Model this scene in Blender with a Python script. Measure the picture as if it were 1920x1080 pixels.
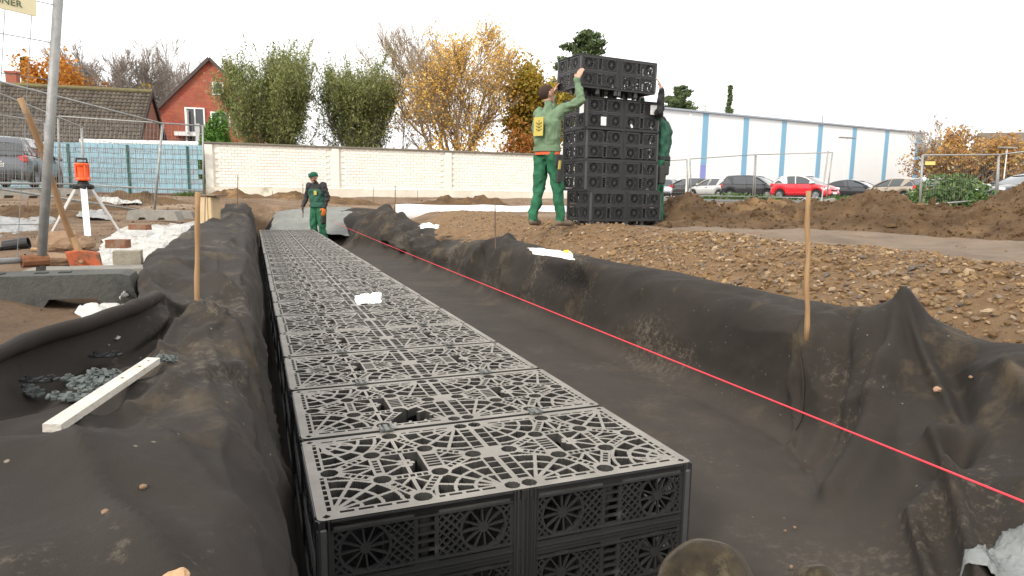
import bpy, bmesh, math, random
import numpy as np
from mathutils import Vector, Matrix, noise
R_ = math.radians
random.seed(7)
scene = bpy.context.scene
for _o in list(bpy.data.objects): bpy.data.objects.remove(_o, do_unlink=True)
col = scene.collection

# ------------------------------------------------------------------ camera
PITCH, ROLL, FPX = R_(8.04), R_(0.8), 1231.4
CF = Vector((0, math.cos(PITCH), -math.sin(PITCH)))
CR0 = Vector((1, 0, 0)); CU0 = CR0.cross(CF)
CR = math.cos(ROLL)*CR0 + math.sin(ROLL)*CU0
CU = -math.sin(ROLL)*CR0 + math.cos(ROLL)*CU0
CAM = Vector((0, 0, .47))
cd = bpy.data.cameras.new('camera'); cam = bpy.data.objects.new('camera', cd); col.objects.link(cam)
cam.matrix_world = Matrix(((CR.x, CU.x, -CF.x, CAM.x), (CR.y, CU.y, -CF.y, CAM.y), (CR.z, CU.z, -CF.z, CAM.z), (0, 0, 0, 1)))
cd.sensor_width = 36; cd.lens = FPX/1920*36; cd.clip_end = 6000; cd.clip_start = .02
cd.dof.use_dof = False
scene.camera = cam
# ------------------------------------------------------------------ sky, sun, exposure
SUN_EL, SUN_ROT = R_(34), R_(212)      # behind the camera, to the left
world = bpy.data.worlds.new('World'); scene.world = world; world.use_nodes = True
wn = world.node_tree; wn.nodes.clear()
sky = wn.nodes.new('ShaderNodeTexSky'); sky.sky_type = 'NISHITA'; sky.sun_disc = False
sky.sun_elevation = SUN_EL; sky.sun_rotation = SUN_ROT; sky.dust_density = 4; sky.air_density = 1.0
hs = wn.nodes.new('ShaderNodeHueSaturation'); hs.inputs['Saturation'].default_value = .12
mxw = wn.nodes.new('ShaderNodeMix'); mxw.data_type = 'RGBA'; mxw.inputs['Factor'].default_value = .86
mxw.inputs['B'].default_value = (9.6, 9.55, 9.5, 1)       # the closed white cloud cover
bg = wn.nodes.new('ShaderNodeBackground'); bg.inputs['Strength'].default_value = .12
wo = wn.nodes.new('ShaderNodeOutputWorld')
wn.links.new(sky.outputs[0], hs.inputs['Color']); wn.links.new(hs.outputs[0], mxw.inputs['A'])
wn.links.new(mxw.outputs['Result'], bg.inputs['Color']); wn.links.new(bg.outputs[0], wo.inputs[0])
sl = bpy.data.lights.new('sun', 'SUN'); sl.energy = 1.7; sl.angle = R_(12); sl.color = (1, .93, .83)
so = bpy.data.objects.new('sun', sl); col.objects.link(so)
sd = Vector((math.sin(SUN_ROT)*math.cos(SUN_EL), math.cos(SUN_ROT)*math.cos(SUN_EL), math.sin(SUN_EL)))
so.rotation_euler = sd.to_track_quat('Z', 'Y').to_euler(); so.location = (0, 0, 30)
scene.view_settings.view_transform = 'Standard'; scene.view_settings.look = 'None'
scene.view_settings.gamma = 1; scene.view_settings.exposure = .72; scene.view_settings.use_curve_mapping = False

# ------------------------------------------------------------------ placement helpers (real distances; used once to place things)
def ray(x, y): return CF + (x-960)/FPX*CR - (y-540)/FPX*CU
def onz(x, y, z): d = ray(x, y); return CAM + d*((z-CAM.z)/d.z)
def aty(x, y, Y): d = ray(x, y); return CAM + d*(Y/d.y)
YAW = R_(21.55)
TE = Vector((math.cos(YAW), math.sin(YAW), 0)); TN = Vector((-math.sin(YAW), math.cos(YAW), 0)); TO = Vector((-.504, 1.637, 0))
def T(n, e, z): return TO + n*TN + e*TE + Vector((0, 0, z))
def ne(p): q = Vector(p)-TO; return q.dot(TN), q.dot(TE)
def sstep(a, b, x):
    t = min(1, max(0, (x-a)/(b-a))); return t*t*(3-2*t)
def nz(x, y, z=0., s=1.): return noise.noise(Vector((x*s, y*s, z*s)))
def fbm(x, y, z=0., o=4): return noise.fractal(Vector((x, y, z)), 1.0, 2.0, o)
def keyed(keys, x):
    """smooth interpolation through (x, value) keys"""
    if x <= keys[0][0]: return keys[0][1]
    if x >= keys[-1][0]: return keys[-1][1]
    for i in range(len(keys)-1):
        x0, v0 = keys[i]; x1, v1 = keys[i+1]
        if x <= x1:
            m0 = (v1-keys[i-1][1])/(x1-keys[i-1][0]) if i > 0 else (v1-v0)/(x1-x0)
            m1 = (keys[i+2][1]-v0)/(keys[i+2][0]-x0) if i+2 < len(keys) else (v1-v0)/(x1-x0)
            h = x1-x0; t = (x-x0)/h
            return (2*t**3-3*t*t+1)*v0 + (t**3-2*t*t+t)*h*m0 + (-2*t**3+3*t*t)*v1 + (t**3-t*t)*h*m1

# ------------------------------------------------------------------ materials
def mat(name, c, rough=.8, c2=None, scale=8, bump=0., bscale=40, metal=0., spec=.4, c3=None, s3=2., t3=.55, coat=0., sheen=0., island=0., alpha=None, trans=0., emit=None, detail=6, dist=.02, stretch=None):
    m = bpy.data.materials.new(name); m.use_nodes = True; nt = m.node_tree; N = nt.nodes; L = nt.links
    b = N['Principled BSDF']; b.inputs['Base Color'].default_value = (*c, 1); b.inputs['Roughness'].default_value = rough
    b.inputs['Metallic'].default_value = metal; b.inputs['Specular IOR Level'].default_value = spec
    if coat: b.inputs['Coat Weight'].default_value = coat; b.inputs['Coat Roughness'].default_value = .08
    if sheen: b.inputs['Sheen Weight'].default_value = sheen; b.inputs['Sheen Roughness'].default_value = .4; b.inputs['Sheen Tint'].default_value = (.8, .75, .7, 1)
    if trans: b.inputs['Transmission Weight'].default_value = trans
    if alpha is not None: b.inputs['Alpha'].default_value = alpha
    co = N.new('ShaderNodeTexCoord'); src = co.outputs['Object']
    if stretch:
        mp = N.new('ShaderNodeMapping'); mp.inputs['Scale'].default_value = stretch; L.new(src, mp.inputs[0]); src = mp.outputs[0]
    last = None
    if c2:
        t = N.new('ShaderNodeTexNoise'); t.inputs['Scale'].default_value = scale; t.inputs['Detail'].default_value = detail; t.inputs['Roughness'].default_value = .65; L.new(src, t.inputs['Vector'])
        r = N.new('ShaderNodeValToRGB'); r.color_ramp.elements[0].position = .32; r.color_ramp.elements[1].position = .68
        r.color_ramp.elements[0].color = (*c, 1); r.color_ramp.elements[1].color = (*c2, 1); L.new(t.outputs['Fac'], r.inputs[0]); last = r.outputs[0]
    if c3:
        t = N.new('ShaderNodeTexNoise'); t.inputs['Scale'].default_value = s3; t.inputs['Detail'].default_value = 9; t.inputs['Roughness'].default_value = .72; L.new(src, t.inputs['Vector'])
        r = N.new('ShaderNodeValToRGB'); r.color_ramp.elements[0].position = t3; r.color_ramp.elements[1].position = t3+.12; L.new(t.outputs['Fac'], r.inputs[0])
        mx = N.new('ShaderNodeMix'); mx.data_type = 'RGBA'; L.new(r.outputs[0], mx.inputs['Factor'])
        if last: L.new(last, mx.inputs['A'])
        else: mx.inputs['A'].default_value = (*c, 1)
        mx.inputs['B'].default_value = (*c3, 1); last = mx.outputs['Result']
    if island:
        g = N.new('ShaderNodeNewGeometry'); oi = N.new('ShaderNodeObjectInfo')
        ad = N.new('ShaderNodeMath'); ad.operation = 'ADD'; L.new(g.outputs['Random Per Island'], ad.inputs[0]); L.new(oi.outputs['Random'], ad.inputs[1])
        fr = N.new('ShaderNodeMath'); fr.operation = 'FRACT'; L.new(ad.outputs[0], fr.inputs[0])
        mr = N.new('ShaderNodeMapRange'); mr.inputs['To Min'].default_value = 1-island; mr.inputs['To Max'].default_value = 1+island; L.new(fr.outputs[0], mr.inputs[0])
        h = N.new('ShaderNodeHueSaturation'); L.new(mr.outputs[0], h.inputs['Value'])
        if last: L.new(last, h.inputs['Color'])
        else: h.inputs['Color'].default_value = (*c, 1)
        last = h.outputs[0]
    if last: L.new(last, b.inputs['Base Color'])
    if bump:
        t = N.new('ShaderNodeTexNoise'); t.inputs['Scale'].default_value = bscale; t.inputs['Detail'].default_value = 8; t.inputs['Roughness'].default_value = .7; L.new(src, t.inputs['Vector'])
        bp = N.new('ShaderNodeBump'); bp.inputs['Strength'].default_value = bump; bp.inputs['Distance'].default_value = dist; L.new(t.outputs['Fac'], bp.inputs['Height']); L.new(bp.outputs[0], b.inputs['Normal'])
    return m
def ramp_island(name, cols, rough=.8, bump=0, bscale=60, trans=0.):
    """every loose piece (leaf, stone, tile) picks a colour of its own from the list"""
    m = bpy.data.materials.new(name); m.use_nodes = True; nt = m.node_tree; N = nt.nodes; L = nt.links; b = N['Principled BSDF']
    g = N.new('ShaderNodeNewGeometry'); oi = N.new('ShaderNodeObjectInfo')
    ad = N.new('ShaderNodeMath'); ad.operation = 'ADD'; L.new(g.outputs['Random Per Island'], ad.inputs[0]); L.new(oi.outputs['Random'], ad.inputs[1])
    fr = N.new('ShaderNodeMath'); fr.operation = 'FRACT'; L.new(ad.outputs[0], fr.inputs[0])
    r = N.new('ShaderNodeValToRGB'); el = r.color_ramp.elements
    while len(el) < len(cols): el.new(.5)
    for i, c in enumerate(cols): el[i].position = i/(len(cols)-1); el[i].color = (*c, 1)
    L.new(fr.outputs[0], r.inputs[0])
    last = r.outputs[0]
    if bump:
        co = N.new('ShaderNodeTexCoord'); t = N.new('ShaderNodeTexNoise'); t.inputs['Scale'].default_value = bscale; t.inputs['Detail'].default_value = 6; L.new(co.outputs['Object'], t.inputs['Vector'])
        bp = N.new('ShaderNodeBump'); bp.inputs['Strength'].default_value = bump; bp.inputs['Distance'].default_value = .01; L.new(t.outputs['Fac'], bp.inputs['Height']); L.new(bp.outputs[0], b.inputs['Normal'])
        mx = N.new('ShaderNodeMix'); mx.data_type = 'RGBA'; mx.blend_type = 'MULTIPLY'; mx.inputs['Factor'].default_value = .5; L.new(last, mx.inputs['A']); L.new(t.outputs['Fac'], mx.inputs['B']); last = mx.outputs['Result']
    L.new(last, b.inputs['Base Color'])
    b.inputs['Roughness'].default_value = rough; b.inputs['Specular IOR Level'].default_value = .25
    if trans:
        tl = N.new('ShaderNodeBsdfTranslucent'); L.new(last, tl.inputs[0]); ms = N.new('ShaderNodeMixShader'); ms.inputs[0].default_value = trans
        L.new(b.outputs[0], ms.inputs[1]); L.new(tl.outputs[0], ms.inputs[2]); L.new(ms.outputs[0], N['Material Output'].inputs[0])
    return m

# ------------------------------------------------------------------ object helpers
def tag(o, label=None, cat=None, group=None, kind=None):
    if label: o['label'] = label
    if cat: o['category'] = cat
    if group: o['group'] = group
    if kind: o['kind'] = kind
    return o
def empty(name, loc=(0, 0, 0), rz=0., label=None, cat=None, group=None):
    o = bpy.data.objects.new(name, None); o.empty_display_size = .1; col.objects.link(o)
    o.location = loc; o.rotation_euler = (0, 0, rz); return tag(o, label, cat, group)
def inv_of(parent):
    m = Matrix.Identity(4); p = parent
    while p: m = (Matrix.Translation(p.location) @ p.rotation_euler.to_matrix().to_4x4() @ Matrix.Diagonal((*p.scale, 1))) @ m; p = p.parent
    return m.inverted()
def link_mesh(name, me, m, parent=None, smooth=False):
    o = bpy.data.objects.new(name, me); col.objects.link(o)
    if m and not me.materials:
        for k in (m if isinstance(m, (list, tuple)) else [m]): me.materials.append(k)
    if parent: o.parent = parent
    if smooth: me.polygons.foreach_set('use_smooth', [True]*len(me.polygons))
    return o
class MB:
    """collects shapes and links them as ONE mesh object"""
    def __init__(s): s.v = []; s.f = []; s.mi = []
    def add(s, vs, fs, mi=0):
        k = len(s.v); s.v.extend([tuple(v) for v in vs]); s.f.extend([tuple(i+k for i in f) for f in fs]); s.mi.extend([mi]*len(fs)); return s
    def box(s, c, d, M=None, mi=0, ch=0.):
        x, y, z = d[0]/2, d[1]/2, d[2]/2; c = Vector(c)
        if ch > 0:
            vs = []; fs = []
            b = bmesh.new(); bmesh.ops.create_cube(b, size=1)
            for v in b.verts: v.co = Vector((v.co.x*d[0], v.co.y*d[1], v.co.z*d[2]))
            bmesh.ops.bevel(b, geom=b.edges[:]+b.verts[:], offset=ch, segments=1, affect='EDGES')
            b.verts.index_update(); vs = [v.co.copy() for v in b.verts]; fs = [[v.index for v in f.verts] for f in b.faces]; b.free()
        else:
            vs = [Vector((i*x, j*y, k*z)) for i in (-1, 1) for j in (-1, 1) for k in (-1, 1)]
            fs = [(0, 1, 3, 2), (4, 6, 7, 5), (0, 4, 5, 1), (2, 3, 7, 6), (0, 2, 6, 4), (1, 5, 7, 3)]
        if M: vs = [M @ v for v in vs]
        return s.add([c+v for v in vs], fs, mi)
    def bar(s, p, q, w, h, up=(0, 0, 1), mi=0, off=(0, 0, 0)):
        p = Vector(p)+Vector(off); q = Vector(q)+Vector(off); d = (q-p); L = d.length
        if L < 1e-6: return s
        d /= L; up = Vector(up)
        if abs(d.dot(up)) > .98: up = Vector((1, 0, 0))
        a = d.cross(up).normalized(); b = a.cross(d)
        vs = [p+i*a*w/2+j*b*h/2 for i, j in ((-1, -1), (1, -1), (1, 1), (-1, 1))] + [q+i*a*w/2+j*b*h/2 for i, j in ((-1, -1), (1, -1), (1, 1), (-1, 1))]
        return s.add(vs, [(0, 1, 2, 3), (7, 6, 5, 4), (0, 4, 5, 1), (1, 5, 6, 2), (2, 6, 7, 3), (3, 7, 4, 0)], mi)
    def tube(s, pts, r, n=6, cap=True, mi=0, flat=1.):
        pts = [Vector(p) for p in pts]; rs = r if isinstance(r, (list, tuple)) else [r]*len(pts)
        k0 = len(s.v); a = None
        for i, p in enumerate(pts):
            d = (pts[min(i+1, len(pts)-1)]-pts[max(i-1, 0)])
            d = d.normalized() if d.length > 1e-9 else Vector((0, 0, 1))
            if a is None: a = d.orthogonal().normalized()
            a = a-d*a.dot(d)
            a = a.normalized() if a.length > 1e-6 else d.orthogonal().normalized()
            b = d.cross(a)
            for j in range(n):
                t = 2*math.pi*j/n; s.v.append(tuple(p+(a*math.cos(t)+b*math.sin(t)*flat)*rs[i]))
        for i in range(len(pts)-1):
            for j in range(n):
                s.f.append((k0+i*n+j, k0+i*n+(j+1) % n, k0+(i+1)*n+(j+1) % n, k0+(i+1)*n+j)); s.mi.append(mi)
        if cap:
            s.f.append(tuple(k0+j for j in reversed(range(n)))); s.f.append(tuple(k0+(len(pts)-1)*n+j for j in range(n))); s.mi += [mi, mi]
        return s
    def lathe(s, c, prof, n=16, M=None, mi=0):
        c = Vector(c); k0 = len(s.v)
        for r, z in prof:
            for j in range(n):
                t = 2*math.pi*j/n; v = Vector((r*math.cos(t), r*math.sin(t), z)); v = M @ v if M else v; s.v.append(tuple(c+v))
        for i in range(len(prof)-1):
            for j in range(n): s.f.append((k0+i*n+j, k0+i*n+(j+1) % n, k0+(i+1)*n+(j+1) % n, k0+(i+1)*n+j)); s.mi.append(mi)
        return s
    def prism(s, poly, z0, z1, M=None, mi=0):
        n = len(poly); vs = [Vector((p[0], p[1], z0)) for p in poly]+[Vector((p[0], p[1], z1)) for p in poly]
        if M: vs = [M @ v for v in vs]
        return s.add(vs, [tuple(range(n-1, -1, -1)), tuple(range(n, 2*n))]+[(i, (i+1) % n, n+(i+1) % n, n+i) for i in range(n)], mi)
    def mesh(s, name, parent=None, world=False):
        vs = s.v
        if world and parent: M = inv_of(parent); vs = [tuple(M @ Vector(v)) for v in s.v]
        me = bpy.data.meshes.new(name); me.from_pydata(vs, [], s.f); me.update()
        return me
    def build(s, name, m, parent=None, world=True, smooth=False):
        me = s.mesh(name, parent, world); o = link_mesh(name, me, m, parent, smooth)
        if any(s.mi): me.polygons.foreach_set('material_index', s.mi)
        return o
def grid_mesh(name, nx, ny, fn, m, parent=None, smooth=True):
    vs = [fn(i/(nx-1), j/(ny-1)) for j in range(ny) for i in range(nx)]
    fs = [(j*nx+i, j*nx+i+1, (j+1)*nx+i+1, (j+1)*nx+i) for j in range(ny-1) for i in range(nx-1)]
    me = bpy.data.meshes.new(name); me.from_pydata([tuple(v) for v in vs], [], fs); me.update()
    return link_mesh(name, me, m, parent, smooth)
KIDS = {}
def copy_tree(o, parent=None):
    c = o.copy(); col.objects.link(c)
    if parent: c.parent = parent
    for ch in o.children: copy_tree(ch, c)
    return c
def text_mesh(name, body, size, m, parent, M, depth=.002, align='CENTER'):
    cu = bpy.data.curves.new(name, 'FONT'); cu.body = body; cu.size = size; cu.extrude = depth; cu.align_x = align; cu.align_y = 'CENTER'; cu.resolution_u = 2
    t = bpy.data.objects.new(name+'_tmp', cu); col.objects.link(t)
    dg = bpy.context.evaluated_depsgraph_get(); me = bpy.data.meshes.new_from_object(t.evaluated_get(dg)); bpy.data.objects.remove(t); me.name = name
    me.materials.clear()
    if parent: M = inv_of(parent) @ M
    me.transform(M)
    return link_mesh(name, me, m, parent)
# ================================================================== SETTING: ground, gravel, liner
M_soil = mat('soil', (.11, .067, .037), .95, (.235, .155, .094), 1.6, 1.0, 14, c3=(.29, .215, .14), s3=.55, t3=.52, dist=.05)
M_track = mat('track', (.165, .120, .085), .95, (.29, .22, .155), 1.3, 1., 22, c3=(.26, .145, .08), s3=1.4, t3=.55, dist=.05)
M_asph = mat('asphalt', (.09, .085, .08), .9, (.13, .125, .115), 2, .3, 60)
M_grass = ramp_island('grass_blades', [(.05, .08, .02), (.09, .12, .03), (.13, .14, .05)])
PLAT = .05
def ground_z(x, y):
    n, e = ne((x, y, 0))
    z = PLAT*sstep(3.6, 4.6, e)*sstep(-1, 3, n) - .06*sstep(-1.0, -2.2, e)*(1-sstep(8, 14, y))*sstep(1, 4, y)
    lf = sstep(-5, -8, x)
    z += .25*(lf*sstep(11, 20, y)+(1-lf)*sstep(18, 27, y)) + .09*sstep(26, 38, y)
    if -2.6 < n < 17.6:
        z -= .20*sstep(4.1, 3.2, e)*sstep(2.0, 3.0, e)
        t = sstep(-.55, -.28, e)*sstep(3.06, 2.85, e)*sstep(-2.6, -2.2, n)*sstep(17.6, 16.6, n)
        z -= .95*t
        z -= .13*sstep(-1.5, -.9, e)*(1-t)*sstep(3.4, 3.1, e)*sstep(17.6, 17, n)
    if y < 40 and abs(x) < 30: z += .035*fbm(x*.9, y*.9, 1)*sstep(0, 6, y) + .012*fbm(x*5, y*5, 3)
    return z
def axis(parts):
    a = []
    for lo, hi, st in parts:
        k = max(1, int(round((hi-lo)/st)))
        a += [lo+(hi-lo)*i/k for i in range(k)]
    return a+[parts[-1][1]]
ea = axis([(-3000, -200, 500), (-200, -40, 20), (-40, -12, 2), (-12, -4, .35), (-4, -1.2, .12), (-1.2, 3.6, .06), (3.6, 9, .15), (9, 20, .6), (20, 60, 4), (60, 200, 20), (200, 3000, 500)])
na = axis([(-60, -4, 8), (-4, -1, .4), (-1, 9, .09), (9, 18, .16), (18, 40, .7), (40, 80, 4), (80, 300, 25), (300, 3000, 400)])
vs = []
for n in na:
    for e in ea:
        p = T(n, e, 0); vs.append((p.x, p.y, ground_z(p.x, p.y)))
W_ = len(ea)
fs = [(j*W_+i, j*W_+i+1, (j+1)*W_+i+1, (j+1)*W_+i) for j in range(len(na)-1) for i in range(W_-1)]
me = bpy.data.meshes.new('ground'); me.from_pydata(vs, [], fs); me.update()
tag(link_mesh('ground', me, M_soil, smooth=True), kind='structure')

# compacted track on the plateau
def track_fn(u, v):
    n = -1.5+10.3*v; e0 = 4.15+.25*nz(n*.8, 2); e1 = 9.5-.12*n
    e = e0+(e1-e0)*u; p = T(n, e, 0); p.z = ground_z(p.x, p.y)+.006+.015*sstep(0, .1, u)*sstep(1, .9, u) + .014*math.sin(e*7+nz(n*.6, e)*4)*sstep(.05, .3, u)+.010*fbm(n*3, e*3, 4)
    if u in (0, 1) or v in (0, 1): p.z -= .03
    return p
tag(grid_mesh('track', 60, 110, track_fn, M_track), kind='structure')
# car park asphalt
def park_fn(u, v):
    x = 5+65*u; y = 27+45*v
    return Vector((x, y, ground_z(x, y)+.02))
tag(grid_mesh('car_park', 30, 24, park_fn, M_asph), kind='structure')

# ---- gravel bank with stones
M_grav = mat('gravel_fines', (.155, .092, .044), .95, (.25, .155, .078), 6, 1., 40, c3=(.13, .09, .06), s3=3, t3=.55, dist=.03)
M_stone = ramp_island('crushed_stone', [(.27, .165, .08), (.40, .265, .13), (.22, .13, .062), (.54, .40, .25), (.18, .104, .05), (.33, .26, .19), (.25, .15, .072), (.15, .13, .115), (.33, .205, .10), (.20, .12, .057), (.30, .19, .092)], .85, .6, 50)
def grav_top(n, e):
    p = T(n, e, 0)
    return ground_z(p.x, p.y) + .015 + .03*fbm(n*1.7, e*1.7, 7) + .05*sstep(3.2, 3.9, e)*sstep(4.8, 4.1, e)
def grav_fn(u, v):
    n = -1.6+14.4*v; e = 2.93+u*(1.9+.25*nz(n*.9, 5)); p = T(n, e, 0); p.z = grav_top(n, e)
    if u == 1 or v in (0, 1): p.z = ground_z(p.x, p.y)-.03
    return p
gravel = tag(grid_mesh('gravel_bank', 50, 260, grav_fn, M_grav), kind='structure')
stone_meshes = []
for k in range(10):
    b = bmesh.new(); bmesh.ops.create_icosphere(b, subdivisions=2 if k < 3 else 1, radius=.5)
    sx, sy, sz = random.uniform(.8, 1.35), random.uniform(.7, 1.0), random.uniform(.45, .75)
    for v in b.verts: v.co = Vector((v.co.x*sx, v.co.y*sy, v.co.z*sz))*random.uniform(.70, 1.2)
    for q in range(4):
        pn_ = Vector((random.gauss(0, 1), random.gauss(0, 1), random.gauss(0, 1))).normalized(); lim = random.uniform(.16, .30)
        for v in b.verts:
            g_ = v.co.dot(pn_)-lim
            if g_ > 0: v.co -= pn_*g_
    me = bpy.data.meshes.new('stone'); b.to_mesh(me); b.free(); me.materials.append(M_stone); stone_meshes.append(me)
cand = []
for k in range(13000):
    n = random.uniform(-1.4, 11.8) if random.random() < .45 else random.uniform(-1.4, 4.5); e = 2.95+1.75*random.random()**.9
    s = random.choice((.014, .018, .024, .03, .04, .056))*random.uniform(.75, 1.3)
    if random.random() < .05: s *= 1.6
    s *= 1-.45*sstep(4.0, 4.7, e)
    if n > 7.5: s *= .7
    p = T(n, e, 0); p.z = grav_top(n, e)+s*.12
    cand.append((s/(p-CAM).length, s, p, n, e))
inview = [c for c in cand if abs((c[2]-CAM).dot(CR)/(c[2]-CAM).dot(CF)) < .78 and (c[2]-CAM).dot(CF) > .5 and c[4] > 3.12]
inview.sort(key=lambda c: -c[0]); chosen = set(id(c) for c in inview[:300])
for c in inview[:300]:
    o = bpy.data.objects.new('stone', random.choice(stone_meshes)); col.objects.link(o); o.parent = gravel
    o.location = c[2]; o.scale = (c[1],)*3; o.rotation_euler = (random.uniform(-.5, .5), random.uniform(-.5, .5), random.uniform(0, 6.28))
def scatter(name, items, meshes, m, parent=None):
    V = []; Fc = []; k = 0
    base = [(np.array([v.co[:] for v in me.vertices]), np.array([p.vertices[:] for p in me.polygons])) for me in meshes]
    for s, p, rot in items:
        v, f = random.choice(base); Mx = np.array(rot.to_matrix())*s
        V.append(v @ Mx.T+np.array(p)); Fc.append(f+k); k += len(v)
    V = np.concatenate(V); Fc = np.concatenate(Fc)
    me = bpy.data.meshes.new(name); me.from_pydata(V.tolist(), [], Fc.tolist()); me.update()
    o = link_mesh(name, me, m, parent); o['kind'] = 'stuff'; return o
from mathutils import Euler
def rrot(a=.6): return Euler((random.uniform(-a, a), random.uniform(-a, a), random.uniform(0, 6.28)))
scatter('stone', [(c[1], c[2], rrot()) for c in cand if id(c) not in chosen], stone_meshes, M_stone, gravel)
# clods and rubble on the open ground
M_clod = ramp_island('clods', [(.09, .052, .028), (.15, .090, .048), (.21, .132, .074), (.11, .066, .035), (.26, .18, .11)], .95, .7, 30)
its = []
for k in range(5200):
    r = random.random()
    if r < .5: p = T(random.uniform(.2, 17), random.uniform(-9, -.85), 0)
    elif r < .80: p = T(random.uniform(-1, 9), random.uniform(4.2, 9.5), 0)
    else: p = Vector((random.uniform(-14, 10), random.uniform(15, 26), 0))
    n, e = ne(p)
    if -.9 < e < 3.2 and n < 18: continue
    s = random.uniform(.008, .028)*(1.8 if p.y > 12 else 1)
    if random.random() < .04: s *= 2.2
    p.z = ground_z(p.x, p.y)+s*.15; its.append((s, p, rrot()))
tag(scatter('dirt_clods', its, stone_meshes, M_clod), 'loose brown soil clods and rubble strewn over the open site ground', 'soil clods')

# ---- dirt mounds
M_dirt = mat('dug_earth', (.078, .044, .021), .97, (.170, .102, .048), 2.4, 1., 9, c3=(.29, .178, .08), s3=1.1, t3=.54, dist=.09)
crest_px = [(1225, 412), (1245, 385), (1265, 374), (1300, 371), (1320, 382), (1350, 393), (1400, 384), (1440, 380), (1500, 378), (1540, 384), (1580, 376), (1620, 368), (1665, 361), (1690, 371), (1722, 388), (1760, 396), (1800, 392), (1850, 372), (1890, 358), (1920, 350), (2000, 340), (2120, 345)]
base_px = [(1225, 428), (1300, 430), (1500, 436), (1650, 444), (1800, 452), (1920, 458), (2120, 470)]
def mound_fn(u, v):
    x = 1225+895*u; yb = keyed(base_px, x); pb = onz(x, yb, PLAT)
    d = Vector((pb.x, pb.y, 0)).normalized(); yc = keyed(crest_px, x)
    back = 1.5+.25*nz(x*.01, 3)
    pc = pb+d*back; hz = aty(x, yc, pc.y).z-PLAT
    t = v*2.3
    prof = sstep(0, 1, t)**.85 if t < 1 else 1-sstep(1, 2.3, t)
    p = pb+d*back*t; p.z = ground_z(p.x, p.y)*(.5 if t > 1 else 1) + hz*prof
    a = max(0, math.sin(math.pi*min(1, v*1.05)))
    q = p*1.0
    p.z += a*(.13*fbm(q.x*2.4, q.y*2.4, q.z*2.2, 6) + .07*noise.ridged_multi_fractal(Vector((q.x*3.1, q.y*3.1, q.z*3)), 1, 2, 4, 1, 2)-.06)
    p += d*a*.10*fbm(q.x*3+9, q.y*3, q.z*5, 4)
    if v == 0 or v == 1 or u == 0: p.z = ground_z(p.x, p.y)-.05
    return p
tag(grid_mesh('dirt_mound', 300, 90, mound_fn, M_dirt, smooth=False), kind='structure')
its = []
for k in range(1100):
    u, v = random.random(), random.uniform(.03, .5); p = mound_fn(u, v); s = random.uniform(.02, .07)*(2.4 if random.random() < .07 else 1); its.append((s, p, rrot(2)))
M_lump = ramp_island('lumps', [(.075, .042, .019), (.10, .06, .028), (.135, .082, .038), (.085, .050, .023)], .97, .7, 25)
tag(scatter('earth_lumps', its, stone_meshes, M_lump), 'broken lumps of earth lying on the long brown dirt mound', 'earth lumps')
# low dark spoil heaps in front of the white wall
def spoil(cx, cy, rx, ry, h, name='spoil_heap'):
    def f(u, v):
        r = v; t = u*2*math.pi; x = cx+rx*r*math.cos(t); y = cy+ry*r*math.sin(t)
        return Vector((x, y, ground_z(x, y)-.03+h*(1-r*r)**1.2*(1+.8*fbm(x*2, y*2, 2, 5))))
    return tag(grid_mesh(name, 40, 14, f, M_dirt, smooth=False), kind='structure')
for px, py, Y, rx, ry, h in ((860, 392, 21, 1.2, .6, .28), (905, 390, 21.5, 1.0, .5, .3), (815, 395, 20, 1.3, .6, .2), (560, 380, 22, 1.6, .6, .22), (440, 378, 22, 1.4, .6, .25), (640, 382, 22, 1.5, .5, .2), (250, 375, 16.5, 1.6, .5, .22), (170, 385, 14, 1.2, .5, .16), (60, 392, 11.5, 1.3, .6, .2)):
    p = aty(px, py, Y); spoil(p.x, p.y, rx, ry, h)

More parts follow.
